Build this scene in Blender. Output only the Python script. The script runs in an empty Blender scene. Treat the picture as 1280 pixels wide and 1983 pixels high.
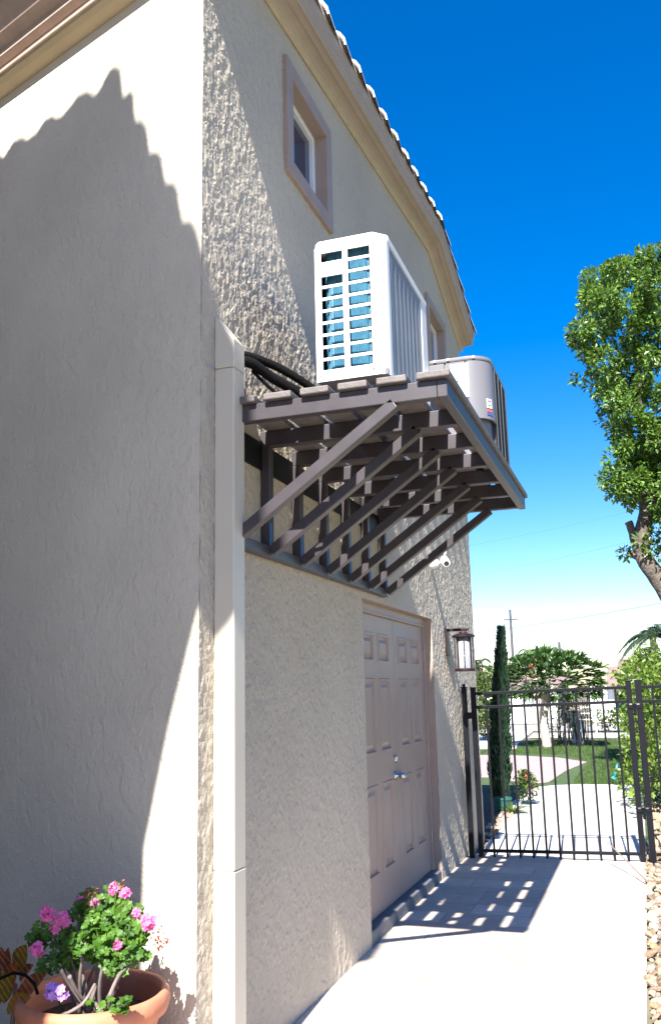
import bpy, bmesh, math, random
import numpy as np
from mathutils import Vector, Matrix, Quaternion

# ------------------------------------------------------------------ camera, sky, sun
S = bpy.context.scene
COL = S.collection
CAM = np.array([1.7314, 0.0, 1.55])
RC = np.array([[0.94473847, 0.32709334, -0.0218899],
               [-0.08492277, 0.17969367, -0.98005016],
               [-0.3166344, 0.92775004, 0.19754119]])
FPX = 1730.9
cam_d = bpy.data.cameras.new("camera")
cam = bpy.data.objects.new("camera", cam_d)
COL.objects.link(cam)
cam_d.sensor_fit = 'VERTICAL'
cam_d.sensor_height = 36.0
cam_d.lens = FPX / 1983.0 * 36.0
cam_d.clip_start = 0.05
cam_d.clip_end = 3000
xa, ya, za = RC[0], -RC[1], -RC[2]
cam.matrix_world = Matrix(((xa[0], ya[0], za[0], CAM[0]), (xa[1], ya[1], za[1], CAM[1]),
                           (xa[2], ya[2], za[2], CAM[2]), (0, 0, 0, 1)))
S.camera = cam

SUN_EL, SUN_AZ = math.radians(46), math.radians(4.0)
SDIR = Vector((-math.cos(SUN_EL) * math.sin(SUN_AZ), math.cos(SUN_EL) * math.cos(SUN_AZ), -math.sin(SUN_EL)))
W = bpy.data.worlds.new("World")
S.world = W
W.use_nodes = True
nt = W.node_tree
bg = nt.nodes["Background"]
sky = nt.nodes.new("ShaderNodeTexSky")
sky.sky_type = 'NISHITA'
sky.sun_disc = False
sky.sun_elevation = SUN_EL
sky.sun_rotation = math.pi - SUN_AZ
sky.air_density = 1.0
sky.dust_density = 0.4
sky.ozone_density = 2.5
hs = nt.nodes.new("ShaderNodeHueSaturation")
hs.inputs['Saturation'].default_value = 1.52
hs.inputs['Hue'].default_value = 0.508
nt.links.new(sky.outputs[0], hs.inputs['Color'])
gm = nt.nodes.new("ShaderNodeGamma")
gm.inputs[1].default_value = 1.0
nt.links.new(hs.outputs[0], gm.inputs[0])
tn = nt.nodes.new("ShaderNodeMix"); tn.data_type = 'RGBA'; tn.blend_type = 'MULTIPLY'; tn.inputs[0].default_value = 1.0
tn.inputs[7].default_value = (1.0, 0.92, 0.97, 1)
nt.links.new(gm.outputs[0], tn.inputs[6])
nt.links.new(tn.outputs[2], bg.inputs[0])
bg.inputs[1].default_value = 0.072
sun_d = bpy.data.lights.new("sun", 'SUN')
sun_d.energy = 4.8
sun_d.angle = math.radians(0.5)
sun_d.color = (1.0, 0.955, 0.89)
sun = bpy.data.objects.new("sun", sun_d)
COL.objects.link(sun)
sun.rotation_euler = SDIR.to_track_quat('-Z', 'Y').to_euler()
sun.location = (4, -8, 14)
S.view_settings.view_transform = 'Standard'
S.view_settings.look = 'None'
S.view_settings.exposure = 1.82
S.view_settings.gamma = 1.0
S.cycles.max_bounces = 8
S.cycles.diffuse_bounces = 4
S.cycles.transparent_max_bounces = 16

# ------------------------------------------------------------------ helpers
def at(u, v, ax, val):
    """photograph point (1280 x 1983) -> the world point where its ray meets the plane ax = val"""
    d = RC.T @ np.array([u - 640.0, v - 991.5, FPX])
    return Vector(CAM + d * ((val - CAM[ax]) / d[ax]))

def setp(o, label=None, cat=None, group=None, kind=None):
    if label: o['label'] = label
    if cat: o['category'] = cat
    if group: o['group'] = group
    if kind: o['kind'] = kind
    return o

def thing(name, loc, label, cat, group=None):
    o = bpy.data.objects.new(name, None)
    COL.objects.link(o)
    o.location = loc
    o.empty_display_size = 0.1
    return setp(o, label, cat, group)

def wloc(o):
    v = Vector((0, 0, 0))
    while o is not None:
        v = v + o.location
        o = o.parent
    return v

class MB:
    def __init__(s): s.v = []; s.f = []
    def add(s, vs, fs):
        n = len(s.v)
        s.v += [tuple(p) for p in vs]
        s.f += [tuple(i + n for i in f) for f in fs]
    def obox(s, c, ax, h):
        c = Vector(c); ax = [Vector(a) for a in ax]
        vs = [c + ax[0]*h[0]*i + ax[1]*h[1]*j + ax[2]*h[2]*k for i in (-1, 1) for j in (-1, 1) for k in (-1, 1)]
        s.add(vs, [(0, 1, 3, 2), (4, 6, 7, 5), (0, 4, 5, 1), (2, 3, 7, 6), (0, 2, 6, 4), (1, 5, 7, 3)])
        return s
    def box(s, x0, x1, y0, y1, z0, z1):
        return s.obox(((x0+x1)/2, (y0+y1)/2, (z0+z1)/2), ((1,0,0),(0,1,0),(0,0,1)), (abs(x1-x0)/2, abs(y1-y0)/2, abs(z1-z0)/2))
    def bar(s, p, q, w, h, up=(0, 0, 1)):
        p, q = Vector(p), Vector(q)
        d = (q-p); L = d.length; d.normalize()
        up = Vector(up); side = d.cross(up)
        if side.length < 1e-4: side = d.cross(Vector((1, 0, 0)))
        side.normalize(); up = side.cross(d)
        return s.obox((p+q)/2, (d, side, up), (L/2, w/2, h/2))
    def tube(s, pts, r, n=8, caps=True):
        pts = [Vector(p) for p in pts]
        rs = r if isinstance(r, (list, tuple)) else [r]*len(pts)
        rings = []; prev = None
        for i, p in enumerate(pts):
            t = (pts[min(i+1, len(pts)-1)] - pts[max(i-1, 0)])
            t.normalize()
            if prev is None:
                a = Vector((0, 0, 1)) if abs(t.z) < .9 else Vector((1, 0, 0))
                u = t.cross(a).normalized()
            else:
                u = (prev - t*prev.dot(t)).normalized()
            prev = u
            w = t.cross(u)
            rings.append([p + (u*math.cos(2*math.pi*k/n) + w*math.sin(2*math.pi*k/n))*rs[i] for k in range(n)])
        vs = [p for ring in rings for p in ring]; fs = []
        for i in range(len(rings)-1):
            for k in range(n):
                a = i*n+k; b = i*n+(k+1) % n
                fs.append((a, b, b+n, a+n))
        if caps:
            fs.append(tuple(range(n-1, -1, -1))); fs.append(tuple((len(rings)-1)*n+k for k in range(n)))
        s.add(vs, fs); return s
    def lathe(s, prof, c, n=32, ax='z', caps=False):
        c = Vector(c); vs = []
        for (r, z) in prof:
            for k in range(n):
                a = 2*math.pi*k/n
                if ax == 'z': vs.append(c + Vector((r*math.cos(a), r*math.sin(a), z)))
                elif ax == 'x': vs.append(c + Vector((z, r*math.cos(a), r*math.sin(a))))
                else: vs.append(c + Vector((r*math.cos(a), z, r*math.sin(a))))
        fs = []
        for i in range(len(prof)-1):
            for k in range(n):
                a = i*n+k; b = i*n+(k+1) % n
                fs.append((a, b, b+n, a+n))
        if caps:
            fs.append(tuple(range(n))); fs.append(tuple((len(prof)-1)*n+k for k in range(n)))
        s.add(vs, fs); return s
    def prism(s, pts, vec):
        pts = [Vector(p) for p in pts]; vec = Vector(vec); n = len(pts)
        s.add(pts + [p+vec for p in pts], [tuple(range(n)), tuple(range(2*n-1, n-1, -1))] +
              [(i, (i+1) % n, (i+1) % n + n, i+n) for i in range(n)])
        return s
    def strip(s, rows):
        n = len(rows[0]); vs = [p for r in rows for p in r]; fs = []
        for i in range(len(rows)-1):
            for k in range(n-1):
                a = i*n+k
                fs.append((a, a+1, a+1+n, a+n))
        s.add(vs, fs); return s
    def build(s, name, mat, parent=None, smooth=False, bevel=0, recalc=True, origin=None):
        me = bpy.data.meshes.new(name)
        off = wloc(parent) if parent else (Vector(origin) if origin is not None else Vector((0, 0, 0)))
        me.from_pydata([tuple(Vector(p)-off) for p in s.v], [], s.f)
        if recalc:
            bm = bmesh.new(); bm.from_mesh(me)
            bmesh.ops.recalc_face_normals(bm, faces=bm.faces)
            bm.to_mesh(me); bm.free()
        if smooth is True:
            for p in me.polygons: p.use_smooth = True
        me.materials.append(mat)
        o = bpy.data.objects.new(name, me)
        COL.objects.link(o)
        if parent: o.parent = parent
        else: o.location = off
        if bevel:
            b = o.modifiers.new("bevel", 'BEVEL'); b.width = bevel; b.segments = 2; b.limit_method = 'ANGLE'
            b.angle_limit = math.radians(40)
        return o

def panel_wall(mb, to3, us, vs, holes, extra=None):
    """rectangular cells over cut lines us x vs; cells inside a hole (u0,u1,v0,v1) are left open"""
    for i in range(len(us)-1):
        for j in range(len(vs)-1):
            cu, cv = (us[i]+us[i+1])/2, (vs[j]+vs[j+1])/2
            if any(h[0] < cu < h[1] and h[2] < cv < h[3] for h in holes): continue
            mb.add([to3(us[i], vs[j], 0), to3(us[i+1], vs[j], 0), to3(us[i+1], vs[j+1], 0), to3(us[i], vs[j+1], 0)], [(0, 1, 2, 3)])

def reveal(mb, to3, h, d):
    u0, u1, v0, v1 = h
    c = [(u0, v0), (u1, v0), (u1, v1), (u0, v1)]
    for k in range(4):
        a, b = c[k], c[(k+1) % 4]
        mb.add([to3(*a, 0), to3(*b, 0), to3(*b, d), to3(*a, d)], [(0, 1, 2, 3)])

# ------------------------------------------------------------------ materials
def mat(name, col, rough=0.6, metal=0.0, var=0.12, vscale=6.0, bump=0.0, bscale=40.0, spec=0.5, bdist=0.01, col2=None, detail=4):
    m = bpy.data.materials.new(name); m.use_nodes = True
    t = m.node_tree; b = t.nodes["Principled BSDF"]
    b.inputs['Roughness'].default_value = rough
    b.inputs['Metallic'].default_value = metal
    b.inputs['Specular IOR Level'].default_value = spec
    tc = t.nodes.new("ShaderNodeTexCoord")
    n = t.nodes.new("ShaderNodeTexNoise"); n.inputs['Scale'].default_value = vscale; n.inputs['Detail'].default_value = 5
    t.links.new(tc.outputs['Object'], n.inputs['Vector'])
    r = t.nodes.new("ShaderNodeValToRGB")
    c2 = col2 or tuple(min(1, c*(1+var)) for c in col)
    c1 = col if col2 else tuple(c*(1-var) for c in col)
    r.color_ramp.elements[0].color = (*c1, 1); r.color_ramp.elements[1].color = (*c2, 1)
    r.color_ramp.elements[0].position = 0.3; r.color_ramp.elements[1].position = 0.7
    t.links.new(n.outputs[0], r.inputs[0]); t.links.new(r.outputs[0], b.inputs['Base Color'])
    if bump:
        n2 = t.nodes.new("ShaderNodeTexNoise"); n2.inputs['Scale'].default_value = bscale; n2.inputs['Detail'].default_value = detail
        t.links.new(tc.outputs['Object'], n2.inputs['Vector'])
        bp = t.nodes.new("ShaderNodeBump"); bp.inputs['Strength'].default_value = bump; bp.inputs['Distance'].default_value = bdist
        t.links.new(n2.outputs[0], bp.inputs['Height']); t.links.new(bp.outputs[0], b.inputs['Normal'])
    return m

def stucco(name, col, amp=1.0, relief=False):
    m = bpy.data.materials.new(name); m.use_nodes = True
    t = m.node_tree; L = t.links; b = t.nodes["Principled BSDF"]
    b.inputs['Roughness'].default_value = 0.85; b.inputs['Specular IOR Level'].default_value = 0.2
    tc = t.nodes.new("ShaderNodeTexCoord")
    def noise(sc, det, vec=None, dist=0.0):
        n = t.nodes.new("ShaderNodeTexNoise"); n.inputs['Scale'].default_value = sc; n.inputs['Detail'].default_value = det
        n.inputs['Distortion'].default_value = dist
        L.new(vec or tc.outputs['Object'], n.inputs['Vector']); return n
    mp = t.nodes.new("ShaderNodeMapping"); mp.inputs['Rotation'].default_value = (math.radians(-35), 0, 0)
    mp.inputs['Scale'].default_value = (1.0, 1.25, 0.8)
    L.new(tc.outputs['Object'], mp.inputs['Vector'])
    flat = noise(13, 9, mp.outputs[0], 0.15); flat.inputs['Roughness'].default_value = 0.62     # knocked-down trowel flakes
    rr = t.nodes.new("ShaderNodeValToRGB"); rr.color_ramp.elements[0].position = 0.47; rr.color_ramp.elements[1].position = 0.60
    rr.color_ramp.interpolation = 'EASE'
    L.new(flat.outputs[0], rr.inputs[0])
    mid = noise(33, 6, tc.outputs['Object'], 0.1); fine = noise(150, 4)
    def math_(op, a, bb):
        q = t.nodes.new("ShaderNodeMath"); q.operation = op
        for i, x in enumerate((a, bb)):
            if isinstance(x, (int, float)): q.inputs[i].default_value = x
            else: L.new(x, q.inputs[i])
        return q.outputs[0]
    hgt = math_('ADD', math_('MULTIPLY', rr.outputs[0], 0.0050*amp), math_('ADD', math_('MULTIPLY', mid.outputs[0], 0.0120*amp), math_('MULTIPLY', fine.outputs[0], 0.0024)))
    bp = t.nodes.new("ShaderNodeBump"); bp.inputs['Strength'].default_value = 1.0; bp.inputs['Distance'].default_value = 1.0
    if relief:
        dn = t.nodes.new("ShaderNodeDisplacement"); dn.inputs['Midlevel'].default_value = 0.0; dn.inputs['Scale'].default_value = 1.0
        L.new(math_('SUBTRACT', hgt, 0.008*amp), dn.inputs['Height']); L.new(dn.outputs[0], t.nodes["Material Output"].inputs['Displacement'])
        m.displacement_method = 'BOTH'
    else:
        L.new(hgt, bp.inputs['Height']); L.new(bp.outputs[0], b.inputs['Normal'])
    big = noise(0.9, 6)
    cr = t.nodes.new("ShaderNodeValToRGB")
    cr.color_ramp.elements[0].color = (*[c*0.92 for c in col], 1); cr.color_ramp.elements[1].color = (*[c*1.06 for c in col], 1)
    cr.color_ramp.elements[0].position = 0.35; cr.color_ramp.elements[1].position = 0.65
    L.new(big.outputs[0], cr.inputs[0])
    mx = t.nodes.new("ShaderNodeMix"); mx.data_type = 'RGBA'; mx.blend_type = 'MULTIPLY'; mx.inputs[0].default_value = 0.2
    sr = t.nodes.new("ShaderNodeValToRGB"); sr.color_ramp.elements[0].color = (.6, .6, .6, 1)
    L.new(fine.outputs[0], sr.inputs[0])
    L.new(cr.outputs[0], mx.inputs[6]); L.new(sr.outputs[0], mx.inputs[7])
    L.new(mx.outputs[2], b.inputs['Base Color'])
    return m

def leafmat(name, cols, rough=0.45, trans=0.35, spec=0.4):
    m = bpy.data.materials.new(name); m.use_nodes = True
    t = m.node_tree; L = t.links; b = t.nodes["Principled BSDF"]; out = t.nodes["Material Output"]
    g = t.nodes.new("ShaderNodeNewGeometry")
    r = t.nodes.new("ShaderNodeValToRGB")
    while len(r.color_ramp.elements) < len(cols): r.color_ramp.elements.new(0.5)
    for i, c in enumerate(cols):
        r.color_ramp.elements[i].position = i/(len(cols)-1); r.color_ramp.elements[i].color = (*c, 1)
    L.new(g.outputs['Random Per Island'], r.inputs[0])
    L.new(r.outputs[0], b.inputs['Base Color'])
    b.inputs['Roughness'].default_value = rough; b.inputs['Specular IOR Level'].default_value = spec
    tr = t.nodes.new("ShaderNodeBsdfTranslucent")
    h = t.nodes.new("ShaderNodeHueSaturation"); h.inputs['Value'].default_value = 1.5; h.inputs['Hue'].default_value = 0.485
    L.new(r.outputs[0], h.inputs['Color']); L.new(h.outputs[0], tr.inputs['Color'])
    mx = t.nodes.new("ShaderNodeMixShader"); mx.inputs[0].default_value = trans
    L.new(b.outputs[0], mx.inputs[1]); L.new(tr.outputs[0], mx.inputs[2]); L.new(mx.outputs[0], out.inputs['Surface'])
    return m

def glass(name, col=(0.02, 0.035, 0.05), rough=0.04):
    return mat(name, col, rough, 0, 0.1, 2, spec=0.9)

def paver_mat():
    m = bpy.data.materials.new("travertine pavers"); m.use_nodes = True
    t = m.node_tree; L = t.links; b = t.nodes["Principled BSDF"]; b.inputs['Roughness'].default_value = 0.7
    tc = t.nodes.new("ShaderNodeTexCoord")
    br = t.nodes.new("ShaderNodeTexBrick"); br.offset = 0.37; br.squash = 1.6; br.squash_frequency = 3; br.offset_frequency = 2
    br.inputs['Scale'].default_value = 1.0; br.inputs['Brick Width'].default_value = 0.42; br.inputs['Row Height'].default_value = 0.29
    br.inputs['Mortar Size'].default_value = 0.004; br.inputs['Mortar Smooth'].default_value = 0.2; br.inputs['Bias'].default_value = -0.1
    br.inputs['Color1'].default_value = (.60, .53, .45, 1); br.inputs['Color2'].default_value = (.36, .295, .25, 1)
    br.inputs['Mortar'].default_value = (.33, .29, .25, 1)
    L.new(tc.outputs['Object'], br.inputs['Vector'])
    n = t.nodes.new("ShaderNodeTexNoise"); n.inputs['Scale'].default_value = 9; n.inputs['Detail'].default_value = 8; n.inputs['Distortion'].default_value = 1.5
    L.new(tc.outputs['Object'], n.inputs['Vector'])
    r = t.nodes.new("ShaderNodeValToRGB"); r.color_ramp.elements[0].color = (.68, .66, .64, 1); r.color_ramp.elements[0].position = .3; r.color_ramp.elements[1].position = .65
    L.new(n.outputs[0], r.inputs[0])
    mx = t.nodes.new("ShaderNodeMix"); mx.data_type = 'RGBA'; mx.blend_type = 'MULTIPLY'; mx.inputs[0].default_value = 0.6
    L.new(br.outputs[0], mx.inputs[6]); L.new(r.outputs[0], mx.inputs[7]); L.new(mx.outputs[2], b.inputs['Base Color'])
    bp = t.nodes.new("ShaderNodeBump"); bp.inputs['Strength'].default_value = 0.4; bp.inputs['Distance'].default_value = 0.004
    inv = t.nodes.new("ShaderNodeMath"); inv.operation = 'SUBTRACT'; inv.inputs[0].default_value = 1.0
    L.new(br.outputs['Fac'], inv.inputs[1]); L.new(inv.outputs[0], bp.inputs['Height']); L.new(bp.outputs[0], b.inputs['Normal'])
    return m

M = {}
M['stucco'] = stucco("trowelled beige stucco", (.475, .415, .33), 0.43, True)  # same house colour kept darker and warmer, as ground-bounced light shows the side
M['stucco_fine_lifted'] = stucco("fine beige stucco lifted for shade", (.68, .63, .53), 0.38)  # same stucco, colour raised to put fill light into the front wall's shade
M['trim'] = mat("taupe trim paint", (.33, .25, .205), .6, var=.06, bump=.15, bscale=120)
M['crown'] = mat("taupe moulding", (.37, .295, .235), .65, var=.06, bump=.1, bscale=90)
M['fascia'] = mat("purple brown fascia paint", (.40, .31, .26), .6, var=.1, vscale=12, bump=.1, bscale=60)
M['cove'] = mat("tan cove", (.47, .38, .25), .75, var=.06, bump=.3, bscale=160)
M['door'] = mat("taupe door paint", (.32, .24, .20), .45, var=.05, vscale=2.5, bump=.06, bscale=150)
M['tile'] = mat("pale roof tile", (.58, .54, .50), .75, var=.2, vscale=9, bump=.4, bscale=60)
M['white'] = mat("white vinyl", (.78, .79, .80), .35, var=.03)
M['acwhite'] = mat("warm white enamel", (.79, .78, .74), .35, var=.03, vscale=3)
M['duct'] = mat("cream duct plastic", (.54, .49, .40), .45, var=.04, vscale=3, bump=.05, bscale=200)
M['glass'] = glass("dark window glass", (.004, .025, .07))  # the reflected sky's dark blue is put into the base colour
M['brown'] = mat("dark brown powder coat", (.044, .037, .043), .38, var=.15, vscale=12, bump=.08, bscale=220, spec=.6)
M['deck'] = mat("brown composite board", (.12, .105, .102), .6, var=.18, vscale=14, bump=.25, bscale=70)
M['weld'] = mat("blue masking tape", (.03, .16, .42), .6, var=.1)
M['black'] = mat("black powder coat", (.0045, .005, .008), .5, var=.15, spec=.2, vscale=15, bump=.05, bscale=260)
M['rubber'] = mat("black foam hose", (.004, .004, .0045), .9, spec=.15, var=.2, bump=.4, bscale=90)
M['coil'] = mat("blue condenser fins", (.035, .135, .21), .45, var=.2, vscale=40, metal=.1)
M['dark'] = mat("dark interior", (.012, .014, .018), .7)
M['fingrey'] = mat("grey guard wire", (.40, .40, .39), .4, metal=.3, var=.08)
M['acgrey'] = mat("warm grey enamel", (.15, .148, .158), .35, var=.03, vscale=3)
M['accoil'] = mat("black coil guard", (.02, .022, .026), .45, var=.2)
M['paper'] = mat("white sticker", (.8, .8, .8), .5, var=.02)
M['ink'] = mat("black ink", (.02, .02, .02), .6)
M['orange'] = mat("orange ink", (.6, .12, .05), .6)
M['blueink'] = mat("blue ink", (.05, .09, .35), .6)
M['silver'] = mat("brushed chrome", (.62, .62, .62), .22, metal=1, var=.05)
M['bronze'] = mat("oil rubbed bronze", (.030, .016, .016), .45, metal=.5, var=.25, vscale=20)
M['seeded'] = mat("frosted seeded glass", (.24, .25, .28), .12, var=.2, vscale=18, bump=.2, bscale=40)
M['terracotta'] = mat("terracotta", (.47, .145, .07), .65, col2=(.56, .22, .125), vscale=11, bump=.15, bscale=40)
M['soil'] = mat("dark soil", (.035, .024, .018), .95, var=.4, vscale=30, bump=.8, bscale=60)
M['concrete'] = mat("pale concrete", (.46, .44, .41), .85, var=.08, vscale=3, bump=.2, bscale=120)
M['sill'] = mat("grey concrete sill", (.15, .15, .155), .8, var=.12, vscale=10, bump=.25, bscale=90)
M['pinkpaver'] = mat("pink pavers", (.33, .235, .225), .85, var=.12, vscale=5, bump=.2, bscale=50)
M['asphalt'] = mat("worn road", (.27, .265, .26), .9, var=.1, vscale=1.2)
M['grass'] = mat("lawn soil green", (.04, .07, .016), .95, var=.35, vscale=5, bump=.5, bscale=60)
M['earth'] = mat("ground earth", (.17, .15, .10), .95, var=.3, vscale=2, bump=.4, bscale=20)
M['mulch'] = mat("bark mulch", (.05, .032, .022), .95, var=.5, vscale=25, bump=1, bscale=45)
M['bark'] = mat("grey bark", (.11, .088, .072), .9, var=.35, vscale=9, bump=.9, bscale=22, bdist=.03)
M['palebark'] = mat("pale trunk", (.40, .33, .27), .9, var=.25, vscale=9, bump=.5, bscale=22)
M['stone'] = mat("river stone", (.30, .22, .145), .75, var=.3, vscale=7, bump=.4, bscale=30)
M['edging'] = mat("weathered grey edging", (.30, .30, .33), .85, var=.2, vscale=10, bump=.5, bscale=50)
M['green_pot'] = mat("green nursery plastic", (.02, .10, .08), .5, var=.1)
M['teal'] = mat("teal hose plastic", (.02, .25, .27), .4, var=.15)
M['housewhite'] = mat("white painted wall", (.70, .70, .67), .8, var=.05)
M['houseroof'] = mat("brown shingle roof", (.20, .14, .125), .9, var=.12, vscale=4, bump=.4, bscale=30)
M['wood'] = mat("grey pole timber", (.07, .07, .075), .9, var=.2)
M['wire'] = mat("cable", (.03, .035, .045), .6)
M['pavers'] = paver_mat()
M['l_tree'] = leafmat("ficus leaves", [(.035, .085, .012), (.08, .165, .020), (.16, .27, .04), (.05, .115, .014)], .4, .25, .5)
M['l_hedge'] = leafmat("hedge leaves", [(.04, .09, .012), (.10, .175, .022), (.18, .26, .035), (.065, .125, .016)], .4, .35)
M['l_cyp'] = leafmat("cypress foliage", [(.010, .030, .016), (.022, .055, .026), (.014, .038, .018)], .6, .12)
M['l_pap'] = leafmat("feathery leaves", [(.04, .09, .025), (.085, .16, .045), (.05, .11, .03)], .6, .2, .2)
M['l_palm'] = leafmat("palm fronds", [(.02, .04, .02), (.04, .07, .035), (.025, .05, .025)], .55, .2, .2)
M['l_dry'] = leafmat("dry fronds", [(.26, .16, .06), (.34, .22, .09)], .7, .25)
M['l_ger'] = leafmat("geranium leaves", [(.025, .075, .008), (.055, .14, .014), (.09, .19, .022), (.04, .105, .010)], .5, .3)
M['petal'] = leafmat("pink petals", [(.72, .13, .38), (.84, .30, .55), (.60, .08, .28)], .6, .35)
M['petal2'] = leafmat("mauve petals", [(.62, .36, .80), (.72, .45, .86), (.55, .22, .70)], .6, .3)
M['bud'] = leafmat("dry red buds", [(.18, .05, .04), (.30, .09, .06)], .8, .2)
M['l_crot'] = leafmat("croton leaves", [(.22, .05, .02), (.30, .16, .03), (.16, .02, .04), (.10, .09, .015)], .4, .25)
def veined(m, sc):
    t = m.node_tree; L = t.links; b = t.nodes["Principled BSDF"]; old = b.inputs['Base Color'].links[0].from_socket
    tc = t.nodes.new("ShaderNodeTexCoord"); w = t.nodes.new("ShaderNodeTexWave"); w.inputs['Scale'].default_value = sc; w.inputs['Distortion'].default_value = 3
    w.bands_direction = 'DIAGONAL'; L.new(tc.outputs['Object'], w.inputs['Vector'])
    rp = t.nodes.new("ShaderNodeValToRGB"); rp.color_ramp.elements[0].position = .75; rp.color_ramp.elements[1].position = .95
    L.new(w.outputs['Fac'], rp.inputs[0]); mx = t.nodes.new("ShaderNodeMix"); mx.data_type = 'RGBA'
    L.new(rp.outputs[0], mx.inputs[0]); L.new(old, mx.inputs[6]); mx.inputs[7].default_value = (.42, .24, .05, 1)
    L.new(mx.outputs[2], b.inputs['Base Color'])
veined(M['l_crot'], 22)
M['redfl'] = leafmat("red blossom", [(.55, .06, .06), (.7, .16, .12)], .6, .3)
M['l_bush'] = leafmat("bush leaves", [(.03, .065, .01), (.06, .11, .02), (.09, .13, .025)], .5, .3)
M['blade'] = leafmat("grass blades", [(.03, .065, .012), (.055, .10, .02), (.075, .115, .03)], .7, .2, .2)
M['stem'] = mat("grey woody stem", (.17, .135, .12), .85, var=.25, vscale=20)
M['cedar'] = mat("paint far fence", (.75, .75, .74), .6)

# ------------------------------------------------------------------ the ground
def sheet(name, pts, z, m):
    mb = MB(); mb.add([(p[0], p[1], z) for p in pts], [tuple(range(len(pts)))])
    o = mb.build(name, m, recalc=False); o['kind'] = 'structure'; return o
sheet("ground", [(-900, -400), (900, -400), (900, 1500), (-900, 1500)], -0.03, M['earth'])
sheet("lawn", [(-30, 9.9), (30, 9.9), (30, 28.8), (-30, 28.8)], -0.012, M['grass'])
sheet("planting_bed", [(-8, -3), (0.0, -3), (0.0, 6), (-8, 6)], -0.012, M['mulch'])
sheet("side_bed", [(-4, 9.85), (0.12, 9.85), (0.12, 14.8), (-4, 14.8)], -0.009, M['mulch'])
sheet("paver_walkway", [(0.0, -4), (1.6, -4), (1.6, 9.0), (0.0, 9.0)], 0.0, M['pavers'])
sheet("concrete_path", [(0.10, 9.0), (1.6, 9.0), (1.56, 14.5), (1.35, 15.6), (0.60, 15.6), (0.2, 15.4), (-0.05, 15.1), (-0.18, 13.0), (0.0, 10.6)], -0.004, M['concrete'])
sheet("paver_path", [(-0.22, 15.55), (0.05, 15.9), (0.15, 18.0), (0.42, 20.2), (-0.3, 21.4), (-1.4, 22.1), (-6, 22.4), (-6, 17.2), (-1.0, 16.6)], -0.008, M['pinkpaver'])
sheet("driveway", [(-30, 24.0), (-1.6, 24.2), (-1.9, 27.0), (-2.3, 34.1), (-30, 34.1)], -0.004, M['concrete'])
sheet("road", [(-60, 34.1), (60, 34.1), (60, 40), (-60, 40)], -0.006, M['asphalt'])
sheet("pavement", [(-1.9, 29.6), (30, 29.0), (30, 32.0), (-2.1, 32.4)], -0.006, M['concrete'])

# ------------------------------------------------------------------ house
CY = 3.35                                   # y of the near corner
FA = math.radians(19)
DD = Vector((-math.cos(FA), math.sin(FA), 0))        # along the front wall, away from the corner
NN = Vector((-math.sin(FA), -math.cos(FA), 0))       # out of the front wall
RS, RZ, RY, FY = 0.119, 5.38, 8.3, 9.82     # rake slope, rake foot height, ridge y, far corner y
ZR = RZ + RS*(RY-CY)
RB = -0.315
house = thing("stucco_house", (0, CY, 0), "beige two storey stucco house with pale barrel tile roof and taupe mouldings", "house")
def S3(y, z, d): return Vector((-d, y, z))
D = (5.68, 7.74, 0.0, 2.16)
W1 = (4.47, 5.08, 4.63, 5.19)
W2 = (8.16, 8.84, 4.66, 5.28)
def dense(cuts, step):
    out = []
    for p, q in zip(cuts, cuts[1:]):
        st = step(0.5*(p+q)); n = max(1, int(round((q-p)/st)))
        out += [p+(q-p)*i/n for i in range(n)]
    return np.array(out+[cuts[-1]])
ys = dense([CY, 3.48, 4.47, 5.08, 5.68, 6.6, 7.74, 8.16, RY, 8.84, FY], lambda m: .0105 if m < 6.6 else .015)
zs_ = dense([-.05, 0, 2.16, 4.63, 4.66, 5.19, 5.28, RZ], lambda m: .0115)
ntop = 30
nz = len(zs_)+ntop
Yg = np.repeat(ys[:, None], nz, 1)
ztop = np.where(ys < RY, ZR+.05-(RY-ys)*RS, ZR+.05+RB*(ys-RY))
Zg = np.concatenate([np.repeat(zs_[None, :], len(ys), 0), RZ+(ztop-RZ)[:, None]*(np.arange(1, ntop+1)/ntop)[None, :]], 1)
yc = .5*(ys[:-1]+ys[1:])[:, None]; zc_ = .25*(Zg[:-1, :-1]+Zg[1:, :-1]+Zg[:-1, 1:]+Zg[1:, 1:])
keep = np.ones(zc_.shape, bool)
for (h0, h1, h2, h3) in (D, W1, W2):
    keep &= ~((yc > h0) & (yc < h1) & (zc_ > h2) & (zc_ < h3))
idx = np.arange(len(ys)*nz).reshape(len(ys), nz)
Fq = np.stack([idx[:-1, :-1], idx[1:, :-1], idx[1:, 1:], idx[:-1, 1:]], -1)[keep]
wall = MB()
wall.v = np.stack([np.zeros(Yg.size), Yg.ravel(), Zg.ravel()], -1).tolist(); wall.f = Fq.tolist()
sw = wall.build("side_wall", M['stucco'], house, recalc=False)
wall = MB()
c0 = Vector((0, CY, 0)); c1 = c0 + DD*7.0
fw = MB()
fw.add([c0+Vector((0, 0, -.05)), c0+Vector((0, 0, RZ+.02)), c1+Vector((0, 0, RZ+.02)), c1+Vector((0, 0, -.05))], [(0, 1, 2, 3)])
fw.build("front_wall", M['stucco_fine_lifted'], house, recalc=False)
wall.add([(0, FY, -.05), (0, FY, 5.5), (-7, FY, 5.5), (-7, FY, -.05)], [(0, 1, 2, 3)])
wall.add([(-7, FY, -.05), (-7, FY, 5.5), c1+Vector((0, 0, 5.5)), c1+Vector((0, 0, -.05))], [(0, 1, 2, 3)])
wall.build("rear_wall", M['stucco_fine_lifted'], house, recalc=False)
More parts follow.
